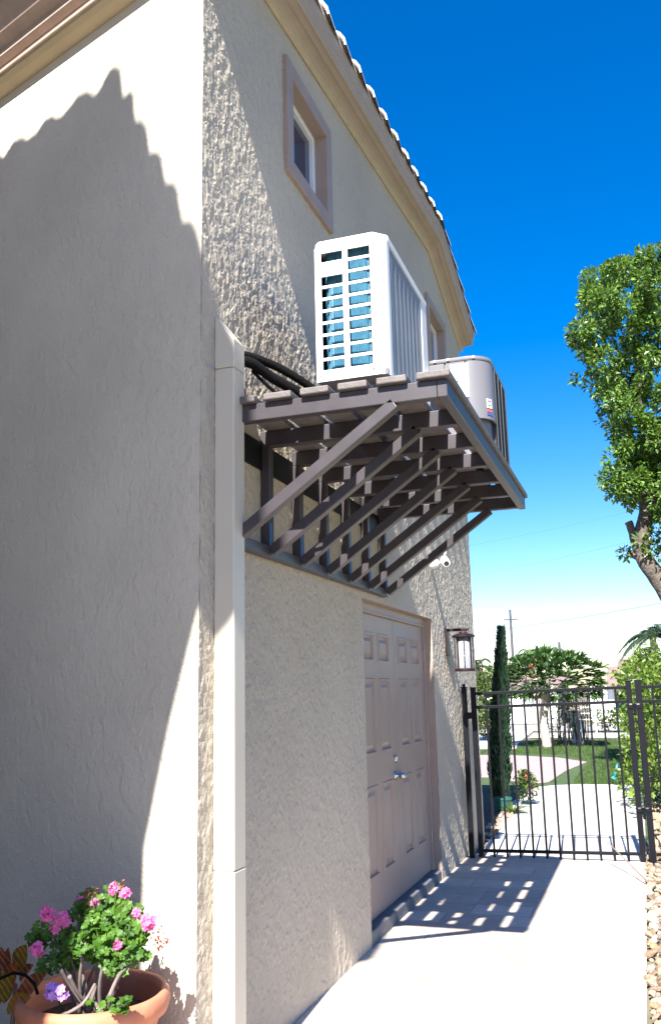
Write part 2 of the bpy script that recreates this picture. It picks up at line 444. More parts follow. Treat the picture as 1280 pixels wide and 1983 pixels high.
# trim-coloured reveals
rv = MB(); reveal(rv, S3, D, .14)
jl = rv.build("door_reveal", M['trim'], house, recalc=False)
for (w, lab) in ((W1, "window with white frame and taupe surround near the front corner"), (W2, "window with white frame and taupe surround behind the grey unit")):
    u0, u1, v0, v1 = w
    s = MB(); t = .10; p = .03
    s.box(-.004, p, u0-t, u1+t, v1, v1+t); s.box(-.004, p, u0-t, u1+t, v0-t, v0)
    s.box(-.004, p, u0-t, u0, v0, v1); s.box(-.004, p, u1, u1+t, v0, v1)
    win = MB()
    fr = .04; d = .055
    win.box(-d-.05, -d, u0, u1, v0, v0+fr); win.box(-d-.05, -d, u0, u1, v1-fr, v1)
    win.box(-d-.05, -d, u0, u0+fr, v0+fr, v1-fr); win.box(-d-.05, -d, u1-fr, u1, v0+fr, v1-fr)
    wo = win.build("window", M['white'], house, bevel=.004)
    wo['label'] = lab
    s.build("surround", M['trim'], wo, bevel=.004)
    r2 = MB(); reveal(r2, S3, w, d+.05); r2.build("reveal", M['trim'], wo, recalc=False)
    g = MB(); g.box(-d-.034, -d-.028, u0+fr, u1-fr, v0+fr, v1-fr); g.build("pane", M['glass'], wo)
# rake moulding on the gable: profile swept along the two slopes
prof = [(0, 0), (.014, -.012), (.026, -.008), (.028, .012), (.05, .03), (.09, .042), (.094, .034), (.135, .046), (.139, .040), (.152, .048), (.156, .075), (.160, .10), (.168, .104), (.172, .14), (.178, .175), (-.01, .175)]
def sweep_rake(mb, prof):
    rows = []
    for (x, z) in prof:
        rows.append([Vector((x, CY-.34, RZ+RS*(-.34)+z)), Vector((x, RY, ZR+z)), Vector((x, FY+.10, ZR+RB*(FY+.10-RY)+z))])
    mb.strip(rows)
    n = len(prof)
    mb.add([r[2] for r in rows], [tuple(range(n))])
    mb.add([r[0] for r in rows], [tuple(range(n-1, -1, -1))])
cm = MB(); sweep_rake(cm, prof[3:]); cm.build("crown_moulding", M['crown'], house)
cb = MB(); sweep_rake(cb, [(.0, -.028), (.012, -.034), (.026, -.026), (.03, .012), (-.005, .012)]); cb.build("moulding_bead", M['cove'], house)
# front eave moulding
def sweep_front(mb, prof):
    rows = []
    for (p, z) in prof:
        a = c0 + NN*p; k = (0.17 - a.x)/(-DD.x) * -1
        st = a - DD*((0.155 - a.x)/(-DD.x))
        rows.append([st + Vector((0, 0, RZ+z)), c1 + NN*p + Vector((0, 0, RZ+z))])
    mb.strip(rows); n = len(prof)
    mb.add([r[0] for r in rows], [tuple(range(n))])
fb = MB(); sweep_front(fb, [(0, -.275), (.012, -.275), (.03, -.27), (.06, -.255), (.085, -.235), (.09, -.222), (-.0, -.222)]); fb.build("cove_moulding", M['cove'], house)
fm = MB(); sweep_front(fm, [(0, -.221), (.102, -.221), (.104, -.205), (.075, -.200), (.078, -.15), (.12, -.135), (.125, -.10), (.18, -.06), (.20, -.02), (.24, .04), (.244, .07), (.28, .11), (.284, .135), (.31, .14), (.31, .21), (0, .21)]); fm.build("eave_moulding", M['fascia'], house)
# roof slab
def rz(x, y):
    f = RZ + .178 + RS*((y-CY) + x*math.tan(FA))
    b = ZR + .178 + RB*(y-RY) if y > RY else 1e9
    return min(f, b)
rf = MB()
A = c0 + NN*.35; A = A - DD*((.175-A.x)/(-DD.x)); B = A + DD*7.2
ra = Vector((.175, RY, 0)); rb = Vector((B.x, RY, 0)); fa = Vector((.175, FY+.12, 0)); fb_ = Vector((B.x, FY+.12, 0))
def top(p, dz=0): return Vector((p.x, p.y, (RZ+.178+RS*((p.y-CY)+p.x*math.tan(FA)) if p.y <= RY else ZR+.178+RB*(p.y-RY))+dz))
for dz in (0, .035):
    rf.add([top(A, dz), top(ra, dz), top(rb, dz), top(B, dz)], [(0, 1, 2, 3)])
    rf.add([top(ra, dz), top(fa, dz), top(fb_, dz), top(rb, dz)], [(0, 1, 2, 3)])
per = [A, ra, fa, fb_, rb, B]
for i in range(6):
    p, q = per[i], per[(i+1) % 6]
    rf.add([top(p), top(q), top(q, .035), top(p, .035)], [(0, 1, 2, 3)])
roof = rf.build("roof", M['tile'], house, recalc=False)
mt_ = MB()
mt_.strip([[Vector((x, yy, RZ+RS*(yy-CY)+z)) if yy <= RY else Vector((x, yy, ZR+RB*(yy-RY)+z)) for yy in (CY-.30, RY, FY+.10)] for (x, z) in ((.168, .176), (.166, .235), (.10, .30), (.0, .30))])
mt_.build("mortar_bed", M['tile'], house, recalc=False)
def barrel(mb, p, d, L, r0, r1, up, n=8):
    """tapered half-barrel tile from p along d; r0 at the butt end"""
    d = Vector(d).normalized(); up = Vector(up); sd = d.cross(up).normalized(); up = sd.cross(d)
    rows = []
    for (t, r) in ((0, r0), (L, r1)):
        c = Vector(p)+d*t
        rows.append([c + sd*(r*math.cos(math.pi*k/n)) + up*(r*1.05*math.sin(math.pi*k/n)) for k in range(n+1)])
        rows.append([c + sd*((r-.014)*math.cos(math.pi*k/n)) + up*((r-.014)*1.05*math.sin(math.pi*k/n)) for k in range(n+1)])
    mb.strip([rows[0], rows[2]]); mb.strip([rows[1], rows[3]]); mb.strip([rows[0], rows[1]]); mb.strip([rows[2], rows[3]])
y = A.y-.02
dv = Vector((0, 1, RS)).normalized()
while y < RY-.1:
    mb = MB(); p = Vector((.092, y, RZ+.18+RS*(y-CY)))
    barrel(mb, p, dv, .44, .128, .078, (0, 0, 1)); mb.build("rake_tile", M['tile'], roof, smooth=True)
    y += .345
dv2 = Vector((0, -1, -RB)).normalized()
y = FY+.12
while y > RY+.2:
    mb = MB(); p = Vector((.105, y, ZR+.185+RB*(y-RY)))
    barrel(mb, p, dv2, .44, .10, .075, (0, 0, 1)); mb.build("rake_tile", M['tile'], roof, smooth=True)
    y -= .345
k = .16
while k < 7.0:
    mb = MB(); p = A + DD*k; p.z = top(p).z + .03
    up = Vector((0, 0, 1)); back = Vector((-NN.x, -NN.y, RS/math.cos(FA)*.95))
    for j in range(3):
        barrel(mb, p + back*(.36*j) + Vector((0, 0, .012*0)), back, .42, .10, .085, up)
    mb.build("eave_tile", M['tile'], roof, smooth=True); k += .29
# double door
dx = .065
dfm = MB()
dfm.box(-dx-.06, -dx+.006, 5.68, 5.74, .085, 2.16); dfm.box(-dx-.06, -dx+.006, 7.68, 7.74, .085, 2.16)
dfm.box(-dx-.06, -dx+.006, 5.74, 7.68, 2.10, 2.16); dfm.box(-dx-.05, -dx+.016, 5.74, 7.68, 2.085, 2.10)
dfm.build("door_frame", M['door'], house, bevel=.003)
ds = MB(); ds.box(-.16, -.004, 5.683, 7.737, -.02, .082); ds.build("door_sill", M['sill'], house, bevel=.01)
def leaf(y0, y1, handle):
    zs = (.088, 2.083)
    mb = MB()
    w = y1-y0
    cols = [(y0+.13, y0+w/2-.055), (y0+w/2+.055, y1-.13)]
    rowz = [(.33, .92), (1.12, 1.64), (1.75, 1.96)]
    holes = [(a, b, c, d) for (a, b) in cols for (c, d) in rowz]
    us = sorted({y0, y1, *[c for k in cols for c in k]}); vs = sorted({*zs, *[c for k in rowz for c in k]})
    f3 = lambda u, v, d: Vector((-dx-.012-d, u, v))
    panel_wall(mb, f3, us, vs, holes)
    for (a, b, c, d) in holes:
        st = [(0, 0), (.004, -.006), (.018, -.006), (.026, .012), (.042, .012), (.066, .001)]
        loops = [[f3(a+i, c+i, e), f3(b-i, c+i, e), f3(b-i, d-i, e), f3(a+i, d-i, e)] for (i, e) in st]
        for l0, l1 in zip(loops, loops[1:]):
            for q in range(4): mb.add([l0[q], l0[(q+1) % 4], l1[(q+1) % 4], l1[q]], [(0, 1, 2, 3)])
        mb.add(loops[-1], [(0, 1, 2, 3)])
    mb.box(-dx-.055, -dx-.030, y0, y1, *zs)
    for (a, b) in ((y0, y0+.0015), (y1-.0015, y1)):
        mb.box(-dx-.03, -dx-.0125, a, b, *zs)
    o = mb.build("door", M['door'], house, recalc=False)
    return o
dl = leaf(5.745, 6.708, True); dr = leaf(6.713, 7.675, False)
hh = MB(); hy = 6.64
hh.lathe([(0, .0), (.030, .0), (.030, .012), (.026, .018), (0, .018)], (-dx-.012, hy, 1.055), 20, 'x')
hh.box(-dx+.004, -dx+.016, hy-.004, hy+.004, 1.04, 1.07)
hh.build("deadbolt", M['silver'], dl, smooth=False)
hh = MB(); hh.lathe([(0, .0), (.034, .0), (.034, .008), (.014, .012), (.012, .038), (.022, .045), (.028, .058), (.022, .072), (0, .076)], (-dx-.012, hy, .935), 20, 'x')
hh.build("knob", M['silver'], dl, smooth=True)
hh = MB(); hh.bar((-dx+.03, hy+.02, .935), (-dx+.03, hy+.17, .925), .018, .022); hh.lathe([(0, 0), (.03, 0), (.03, .01), (.012, .014), (.012, .04), (0, .042)], (-dx-.012, hy+.15, .925), 16, 'x')
hh.build("lever_handle", M['silver'], dr, bevel=.004)
for z in (.35, 1.05, 1.84):
    hh = MB(); hh.tube([(-dx+.004, 7.677, z-.05), (-dx+.004, 7.677, z+.05)], .008, 8); hh.box(-dx-.012, -dx-.004, 7.645, 7.677, z-.05, z+.05)
    hh.build("hinge", M['crown'], dr)

# ------------------------------------------------------------------ unseen gable slab, outline shaped to cast the front wall's shadow (stands left of and behind the camera)
def front_pt(u, v):                                   # photo point on the front wall
    d = Vector(RC.T @ np.array([u-640.0, v-991.5, FPX])); C = Vector(CAM)
    t = (c0-C).dot(NN)/d.dot(NN)
    return C + d*t
e2 = DD*.892 - NN*.453
gpk = front_pt(226, 150); tt = 3.0/(-SDIR.dot(NN)); G0 = gpk - SDIR*tt
gn = Vector((e2.y, -e2.x, 0)).normalized()
if gn.dot(NN) < 0: gn = -gn
def gable_pt(u, v):
    p = front_pt(u, v); t = (G0-p).dot(gn)/(-SDIR.dot(gn)); q = p - SDIR*t
    return q
outl = [gable_pt(*q) for q in [(-330, 470), (-120, 400), (-40, 335), (-20, 318), (0, 300), (8, 304), (12, 298), (28, 272), (45, 264), (54, 270), (72, 255), (88, 230), (103, 222), (110, 227), (120, 224), (140, 200), (152, 182), (172, 174), (178, 180), (186, 182), (196, 168), (206, 146), (216, 131), (226, 126), (234, 132), (237, 160), (240, 183), (246, 183), (252, 172), (260, 180), (261, 210), (265, 232), (276, 230), (284, 240), (288, 268), (292, 292), (306, 290), (314, 300), (319, 330), (323, 350), (338, 350), (346, 362), (350, 395), (356, 425), (372, 424), (382, 440), (390, 475), (398, 505), (430, 560), (444, 620), (448, 690), (456, 730), (466, 900), (464, 1010), (440, 1065), (415, 1125), (383, 1185), (330, 1400), (281, 1640), (277, 1760)]]
lowr = gable_pt(277, 1760)
nb = thing("unseen_gable", (lowr.x, lowr.y, 0), "unseen beige gable slab of the next house, scalloped edge shaped to cast the wall shadow", "house")
polyp = outl + [Vector((lowr.x, lowr.y, -.02)), Vector((outl[0].x, outl[0].y, -.02))]
mb = MB(); mb.prism(polyp, gn*.06); mb.build("wall", M['stucco'], nb)
# ------------------------------------------------------------------ line-set cover, hoses
cov = thing("line_set_cover", (.05, 3.55, 0), "cream vertical pipe cover duct fixed to the side wall by the corner", "pipe cover")
cy0, cy1, cx = 3.485, 3.602, .098
mb = MB(); mb.box(0.001, cx, cy0, cy1, 0, .845); mb.build("lower_duct", M['duct'], cov, bevel=.006)
mb = MB(); mb.box(0.001, cx-.001, cy0+.001, cy1-.001, .8465, 3.002); mb.build("upper_duct", M['duct'], cov, bevel=.006)
mb = MB(); mb.prism([(0.001, cy0, 3.0035), (cx, cy0, 3.0035), (cx, cy0, 3.135), (0.001, cy0, 3.262)], (0, cy1-cy0, 0)); mb.build("end_cap", M['duct'], cov, bevel=.005)
for i, (pts, r, lab) in enumerate([
    ([(.06, 3.59, 3.10), (.10, 3.68, 3.115), (.19, 3.80, 3.09), (.30, 3.92, 3.02), (.36, 4.0, 2.95), (.39, 4.06, 2.93)], .021, "upper black insulated refrigerant hose arching from the pipe cover to the white unit"),
    ([(.06, 3.59, 3.075), (.11, 3.66, 3.075), (.17, 3.76, 3.03), (.27, 3.88, 2.975), (.36, 3.97, 2.925), (.39, 4.03, 2.915)], .026, "thick black insulated refrigerant hose sagging just under the arching one"),
    ([(.10, 3.68, 3.05), (.14, 3.73, 3.00), (.19, 3.79, 2.95), (.25, 3.84, 2.912), (.30, 3.87, 2.906)], .009, "thin black cable drooping below the hoses onto the deck boards")]):
    P = [Vector(p) for p in pts]; sm = []
    for k in range(len(P)-1):
        p0 = P[max(k-1, 0)]; p1 = P[k]; p2 = P[k+1]; p3 = P[min(k+2, len(P)-1)]
        for j in range(6):
            t = j/6; sm.append(.5*((2*p1)+(p2-p0)*t+(2*p0-5*p1+4*p2-p3)*t*t+(3*p1-p0-3*p2+p3)*t**3))
    sm.append(P[-1])
    o = MB().tube(sm, r, 10).build("refrigerant_hose" if i < 2 else "control_cable", M['rubber'], smooth=True, origin=pts[-1])
    setp(o, lab, "hose" if i < 2 else "cable")

# ------------------------------------------------------------------ bracket platform
pf = thing("steel_platform", (0, 3.6, 2.23), "dark brown steel bracket platform with board deck bolted to the side wall", "platform")
FYS = [3.6 + .423*k for k in range(7)]
zb = 2.845; tb = .05
for y in FYS:
    MB().box(.0, 1.0, y-.025, y+.025, zb-.08, zb).build("joist", M['brown'], pf, bevel=.004)
    MB().box(.002, .052, y-.025, y+.025, 2.26, zb-.08).build("upright", M['brown'], pf, bevel=.004)
    MB().bar((.055, y, 2.235), (.81, y, zb-.078), .05, .052).build("brace", M['brown'], pf, bevel=.004)
MB().box(.001, .05, 3.575, FYS[-1]+.03, 2.205, 2.26).build("lower_rail", M['brown'], pf, bevel=.004)
MB().box(.001, .012, 3.63, FYS[-1]-.03, zb-.20, zb-.06).build("back_plate", M['black'], pf)
MB().box(1.0, 1.045, 3.575, FYS[-1]+.06, zb-.08, zb).build("edge_beam", M['brown'], pf, bevel=.004)
bw, gap = .134, .0425
for i in range(6):
    x0 = .035 + i*(bw+gap)
    if i == 5: x1 = x0+.145
    else: x1 = x0+bw
    MB().box(x0, x1, 3.545, FYS[-1]+.085, zb+.001, zb+.033).build("deck_board", M['deck'], pf, bevel=.006)
for y in FYS[1:]:
    mb = MB(); mb.box(.0525, .056, y-.0275, y-.010, 2.262, 2.37); mb.build("tape_strip", M['weld'], pf)

# ------------------------------------------------------------------ white split unit
X0, X1, Y0, Y1, Z0, Z1 = .385, .737, 3.79, 4.66, 2.985, 3.70
ac = thing("split_condenser", ((X0+X1)/2, (Y0+Y1)/2, 2.89), "white split air conditioner outdoor unit with blue coil standing on the platform boards", "air conditioner")
w, H = X1-X0, Z1-Z0
sh = MB()
sh.box(X0, X0+.004, Y0+.02, Y1, Z0, Z1)                     # wall-side panel
sh.box(X0, X1, Y1-.004, Y1, Z0, Z1)
sh.box(X1-.03, X1, Y1-.12, Y1-.004, Z0+.002, Z1-.03)              # far corner post
sh.build("case", M['acwhite'], ac)
tp = MB(); ch = .055
tp.prism([(X0+.02, Y0-.004, Z1-.03), (X1-ch, Y0-.004, Z1-.03), (X1+.004, Y0+ch, Z1-.03), (X1+.004, Y1+.004, Z1-.03), (X0-.004, Y1+.004, Z1-.03), (X0-.004, Y0+.02, Z1-.03)], (0, 0, .034))
tp.build("top_cover", M['acwhite'], ac, bevel=.008)
bp = MB(); bp.box(X0+.005, X1-.005, Y0+.01, Y1-.005, Z0+.001, Z0+.03); bp.build("base_pan", M['acgrey'], ac)
# end panel facing the street: two columns of ten openings
us = [X0, X0+w*.09, X0+w*.40, X0+w*.475, X0+w*.79, X1-.05]
nr = 10; z_lo, z_hi = Z0+H*.068, Z0+H*.925
pitch = (z_hi-z_lo)/nr; bar_h = .0135
holes = []; vs = [Z0+.001, Z1-.03]
for r in range(nr):
    a = z_lo + r*pitch + bar_h/2; b = z_lo + (r+1)*pitch - bar_h/2
    vs += [a, b]
    holes.append((us[3], us[4], a, b))
    if r != nr-2: holes.append((us[1], us[2], a, b))
vs = sorted(vs)
F3 = lambda u, v, d: Vector((u, Y0+d*.6, v))
gp = MB(); panel_wall(gp, F3, us, vs, holes)
for h in holes: reveal(gp, F3, h, .012)
panel_wall(gp, lambda u, v, d: Vector((u, Y0+.0072, v)), us, vs, holes)
# rounded corner into the coil side
rows = []
for k in range(7):
    a = math.pi/2*k/6
    px, py = X1-.05+.05*math.sin(a), Y0+.05-.05*math.cos(a)
    rows.append([Vector((px, py, Z0+.001)), Vector((px, py, Z1-.03))])
gp.strip(rows); gp.box(X1-.004, X1, Y0+.05, Y0+.085, Z0+.001, Z1-.03)
hz = z_lo+(nr-2)*pitch
gp.build("end_grille", M['acwhite'], ac, recalc=False)
MB().box(us[1]-.006, us[2]-.035, Y0-.001, Y0+.004, hz+.020, hz+.046).build("hand_grip", M['fingrey'], ac, bevel=.001)
# coil: flat along the end, then bending back
co = MB(); rows = []
zc = (Z0+.03, Z1-.04)
path = [(X1-.04, Y1-.13), (X1-.04, Y0+.13)]
for k in range(1, 7):
    a = math.pi/2*k/6; path.append((X1-.04-.09*(1-math.cos(a)), Y0+.13-.09*math.sin(a)))
path.append((us[1]+.052, Y0+.035))
for k in range(1, 9):
    a = math.pi/2*k/8; path.append((us[1]+.052-.075*math.sin(a), Y0+.035+.13*(1-math.cos(a))))
path.append((path[-1][0], Y0+.35))
pitch_c = .0032
dense = []
for (p, q) in zip(path, path[1:]):
    L = math.hypot(q[0]-p[0], q[1]-p[1]); nseg = max(1, int(L/.006))
    for j in range(nseg): dense.append((p[0]+(q[0]-p[0])*j/nseg, p[1]+(q[1]-p[1])*j/nseg))
dense.append(path[-1])
for i, p in enumerate(dense):
    q = dense[min(i+1, len(dense)-1)]; pp = dense[max(i-1, 0)]
    tx, ty = q[0]-pp[0], q[1]-pp[1]; l = math.hypot(tx, ty) or 1
    o = .004 if i % 2 else 0
    rows.append([Vector((p[0]-ty/l*o*-1, p[1]+tx/l*o*-1, zc[0])), Vector((p[0]-ty/l*o*-1, p[1]+tx/l*o*-1, zc[1]))])
co.strip(rows); coil = co.build("coil", M['coil'], ac, recalc=False)
hp = MB()
for r in range(nr*2):
    z = z_lo + (r+.5)*pitch/2
    hp.tube([(us[4]-.012, Y0+.036, z-.008), (us[4]+.0, Y0+.026, z-.004), (us[4]+.0, Y0+.026, z+.006), (us[4]-.012, Y0+.036, z+.010)], .006, 6)
hp.build("coil_bends", M['silver'], ac, smooth=True)
bk = MB(); bk.box(X0+.006, X0+.012, Y0+.03, Y1-.01, Z0+.03, Z1-.04); bk.box(us[4]+.012, us[4]+.018, Y0+.014, Y0+.03, Z0+.03, Z1-.04)
bk.build("liner", M['dark'], ac)
# slatted coil guard on the long side
gd = MB(); nsl = 62; y_a, y_b = Y0+.085, Y1-.12
ncol = 8
for i in range(nsl):
    z = Z0+.045 + (Z1-.05-Z0-.045)*i/(nsl-1)
    top_ = []; bot = []
    for j in range(ncol*6+1):
        y = y_a+(y_b-y_a)*j/(ncol*6)
        ph = (j % 6)/6.0
        xo = .012*abs(math.sin(math.pi*ph))
        top_.append(Vector((X1-.012+xo, y, z+.0028))); bot.append(Vector((X1-.012+xo, y, z-.0028)))
    gd.strip([top_, bot])
for j in range(ncol+1):
    y = y_a+(y_b-y_a)*j/ncol
    gd.box(X1-.016, X1-.008, y-.003, y+.003, Z0+.03, Z1-.035)
gd.box(X1-.014, X1-.002, y_a, y_b, Z1-.046, Z1-.034); gd.box(X1-.014, X1-.002, y_a, y_b, Z0+.002, Z0+.04)
gd.build("coil_guard", M['fingrey'], ac, recalc=False)
for y in (Y0+.14, Y1-.14):
    MB().box(X0+.01, X1-.01, y-.03, y+.03, 2.8785, Z0+.002).build("foot", M['acgrey'], ac, bevel=.004)
for (x, z) in ((X0+.02, Z1-.05), (X1-.06, Z1-.05), (X0+.02, Z0+.03), (X1-.07, Z0+.03)):
    MB().lathe([(0, -.004), (.005, -.004), (.006, 0)], (x, Y0, z), 10, 'y').build("screw", M['silver'], ac)

# ------------------------------------------------------------------ grey unit behind
a2 = thing("grey_condenser", (.84, 5.35, 2.89), "grey round cornered outdoor unit with black coil behind the white one", "air conditioner")
GX0, GX1, GY0, GY1, GZ1 = .66, 1.02, 5.02, 5.68, 3.49
def rr_outline(x0, x1, y0, y1, r, n=10):
    pts = [(x0, y1), (x0, y0)]
    for k in range(n+1):
        a = math.pi/2*k/n; pts.append((x1-r+r*math.sin(a), y0+r-r*math.cos(a)))
    pts.append((x1, y1)); return pts
ol = rr_outline(GX0, GX1, GY0, GY1, .14)
# lid
lid = MB(); lid.prism([(x, y, GZ1-.028) for (x, y) in ol], (0, 0, .030)); lid.build("lid", M['acgrey'], a2, bevel=.010)
# curved front panel with a scalloped foot
pan = MB(); rows = []
pl = [(GX0+.105, GY0)] + [(GX1-.14-(GX1-.14-GX0-.105)*(1-k/6), GY0) for k in range(1, 7)] + [(p[0]-.004, p[1]) for p in ol[2:13]] + [(GX1-.004, GY0+.19)]
for i, (x, y) in enumerate(pl): rows.append([Vector((x, y+.0, 3.105)), Vector((x, y, GZ1-.03))])
pan.strip(rows); inn = [[r[0]+Vector((-.012, .012, 0)), r[1]+Vector((-.012, .012, 0))] for r in rows]
pan.strip(inn); pan.strip([[a[0] for a in rows], [a[0] for a in inn]])
pan.build("front_panel", M['acgrey'], a2, smooth=True, recalc=False)
low = MB(); rows = []
for (x, y) in [(GX0+.02, GY0+.03)] + [(p[0]-.03, p[1]+.03) for p in ol[2:13]] + [(GX1-.03, GY0+.2)]:
    rows.append([Vector((x, y, 2.879)), Vector((x, y, 3.12))])
low.strip(rows); low.build("lower_body", M['acgrey'], a2, smooth=True, recalc=False)
sp = MB(); sp.box(GX0, GX0+.095, GY0-.002, GY0+.1, 2.879, GZ1-.03); sp.build("service_cover", M['acgrey'], a2, bevel=.005)
ven = MB()
for k in range(3): ven.box(GX0+.012, GX0+.08, GY0-.005, GY0-.0015, GZ1-.075-k*.02, GZ1-.066-k*.02)
ven.build("vent_slots", M['dark'], a2)
cl = MB()
cl.box(GX1-.03, GX1-.012, GY0+.19, GY1, 2.879, GZ1-.03)
for i in range(46):
    z = 2.905+i*.0122; cl.box(GX1-.012, GX1-.002, GY0+.19, GY1, z, z+.004)
for y in (GY0+.2, GY0+.34, GY0+.48, GY1-.012): cl.box(GX1-.006, GX1+.003, y, y+.010, 2.879, GZ1-.03)
cl.build("coil_guard", M['accoil'], a2)
bd = MB(); bd.box(GX0+.01, GX1-.031, GY1-.01, GY1, 2.879, GZ1-.03); bd.box(GX0+.002, GX0+.008, GY0+.1, GY1-.01, 2.879, GZ1-.03); bd.build("back_panel", M['acgrey'], a2)
MB().box(.79, .897, GY0-.003, GY0-.0005, 3.235, GZ1-.045).build("label_sheet", M['paper'], a2)
lg = MB(); lg.box(.815, .835, GY0-.0045, GY0-.0032, 3.335, 3.340); lg.box(.828, .842, GY0-.0045, GY0-.0032, 3.342, 3.347); lg.build("label_print", M['ink'], a2)
stc = MB(); nrm = Vector((math.sin(1.05), -math.cos(1.05), 0)); tan_ = Vector((math.cos(1.05), math.sin(1.05), 0)); cc = Vector((GX1-.14, GY0+.14, 3.20))+nrm*.1415 - Vector((.004, 0, 0))
stc.obox(cc, (tan_, nrm, (0, 0, 1)), (.022, .001, .028)); stc.build("square_sticker", M['paper'], a2)
s2 = MB()
for (dz, dt, ww, h2) in ((.016, 0, .011, .003), (-.010, 0, .011, .003), (.003, -.009, .003, .014), (.010, .009, .003, .005)):
    s2.obox(cc+nrm*.0016+Vector((0, 0, dz))+tan_*dt, (tan_, nrm, (0, 0, 1)), (ww, .0006, h2))
s2.build("sticker_emblem", M['ink'], a2)
s3 = MB(); s3.obox(cc-Vector((0, 0, .045))+nrm*.0005, (tan_, nrm, (0, 0, 1)), (.022, .001, .007)); s3.build("orange_band", M['orange'], a2)
s3 = MB(); s3.obox(cc-Vector((0, 0, .064))+nrm*.0005, (tan_, nrm, (0, 0, 1)), (.022, .001, .008)); s3.build("blue_band", M['blueink'], a2)
for (x, y) in ((.70, GY0), (.78, GY0), (.93, GY0+.012)):
    MB().lathe([(0, -.006), (.008, -.004), (.008, .004)], (x, y-.008, GZ1-.012), 10, 'y').build("screw", M['paper'], a2)

# ------------------------------------------------------------------ wall camera and lantern
wc = thing("wall_camera", (0, 7.80, 2.65), "white wall camera with a stick antenna on the stucco under the platform", "camera")
MB().lathe([(0, 0), (.05, .0), (.05, .02), (.044, .035), (.03, .075), (0, .08)], (.001, 7.80, 2.655), 20, 'x').build("mount", M['white'], wc, smooth=True)
MB().tube([(.07, 7.80, 2.655), (.10, 7.80, 2.665), (.115, 7.80, 2.68)], .012, 10).build("arm", M['white'], wc, smooth=True)
b0 = Vector((.105, 7.90, 2.705)); b1 = Vector((.155, 7.76, 2.645))
MB().tube([b0, b0.lerp(b1, .1), b1, b1.lerp(b0, -.02)], [.028, .036, .036, .030], 16).build("housing", M['white'], wc, smooth=True)
MB().tube([b1+(b1-b0)*.02, b1+(b1-b0)*.03], [.024, .02], 14).build("lens", M['ink'], wc)
MB().tube([(.115, 7.86, 2.71), (.165, 7.88, 2.875)], [.009, .007], 8).build("antenna", M['white'], wc, smooth=True)

lx, ly = .165, 8.33
la = thing("wall_lantern", (0, ly, 1.9), "bronze cylinder wall lantern with seeded glass on the side wall by the gate", "lantern")
MB().box(.001, .022, ly-.055, ly+.055, 1.86, 2.11).build("back_plate", M['bronze'], la, bevel=.004)
MB().box(.02, .215, ly-.014, ly+.014, 2.082, 2.108).build("arm", M['bronze'], la, bevel=.003)
MB().lathe([(0, 2.078), (.03, 2.076), (.04, 2.062), (.085, 2.05), (.108, 2.038), (.108, 2.026), (.095, 2.022), (0, 2.022)], (lx, ly, 0), 28).build("roof_cap", M['bronze'], la, smooth=False)
MB().lathe([(.070, 1.735), (.070, 2.022), (.066, 2.022), (.066, 1.735), (.070, 1.735)], (lx, ly, 0), 28).build("glass_cylinder", M['seeded'], la, smooth=True)
cg = MB()
for k in range(8):
    a = 2*math.pi*k/8+.2; cg.bar((lx+.082*math.cos(a), ly+.082*math.sin(a), 1.73), (lx+.082*math.cos(a), ly+.082*math.sin(a), 2.024), .009, .009, up=(math.cos(a), math.sin(a), 0))
cg.build("cage_bars", M['bronze'], la)
MB().lathe([(0, 1.712), (.095, 1.712), (.095, 1.728), (.085, 1.738), (0, 1.738)], (lx, ly, 0), 28).build("base_ring", M['bronze'], la)

# ------------------------------------------------------------------ gate and fence
GA, GB = Vector((.145, 8.80, 0)), Vector((1.575, 8.88, 0))
gd_ = (GB-GA).normalized(); Zv = Vector((0, 0, 1))
gate = thing("metal_gate", tuple(GA), "black metal picket gate closing the walkway between wall and hedge", "gate")
def post(a, w, h, nm, par, z0=0.0):
    m_ = MB(); m_.obox(a+Zv*((h+z0)/2), (gd_, gd_.cross(Zv), Zv), (w/2, w/2, (h-z0)/2))
    m_.obox(a+Zv*(h+.006), (gd_, gd_.cross(Zv), Zv), (w/2+.004, w/2+.004, .006))
    return m_.build(nm, M['black'], par, bevel=.003)
post(GA, .05, 1.555, "stile", gate, .012); post(GB, .05, 1.585, "stile", gate, .012)
for z in (1.505, 1.375, .065):
    MB().bar(GA+gd_*.026+Zv*z, GB-gd_*.026+Zv*(z+(.03 if z > 1 else .005)), .028, .028).build("rail", M['black'], gate, bevel=.002)
Lg = (GB-GA).length
for k in range(1, 12):
    p = GA+gd_*(Lg*k/12.0)
    MB().obox(p+Zv*(.78-.012+.0), (gd_, gd_.cross(Zv), Zv), (.0095, .0095, .757)).build("picket", M['black'], gate)
for z in (1.335, .42):
    hg = MB(); c = GB + gd_*.042 + Zv*z - Vector((0, .03, 0))
    hg.tube([c-Zv*.05, c+Zv*.05], .013, 10); hg.obox(c-gd_*.03+Zv*.03+Vector((0, .003, 0)), (gd_, gd_.cross(Zv), Zv), (.03, .006, .022)); hg.obox(c+gd_*.03+Zv*.03+Vector((0, .003, 0)), (gd_, gd_.cross(Zv), Zv), (.03, .006, .022))
    hg.build("hinge", M['black'], gate, bevel=.002)
    sc = MB(); sc.obox(c-gd_*.035+Zv*.046+Vector((0, -.005, 0)), (gd_, gd_.cross(Zv), Zv), (.012, .004, .006)); sc.obox(c+gd_*.03+Zv*.046+Vector((0, -.005, 0)), (gd_, gd_.cross(Zv), Zv), (.012, .004, .006)); sc.build("hinge_screws", M['silver'], gate)
lt = MB(); lt.obox(GA-gd_*.035+Zv*1.30+Vector((0, -.02, 0)), (gd_, gd_.cross(Zv), Zv), (.03, .018, .03)); lt.build("latch", M['black'], gate, bevel=.004)
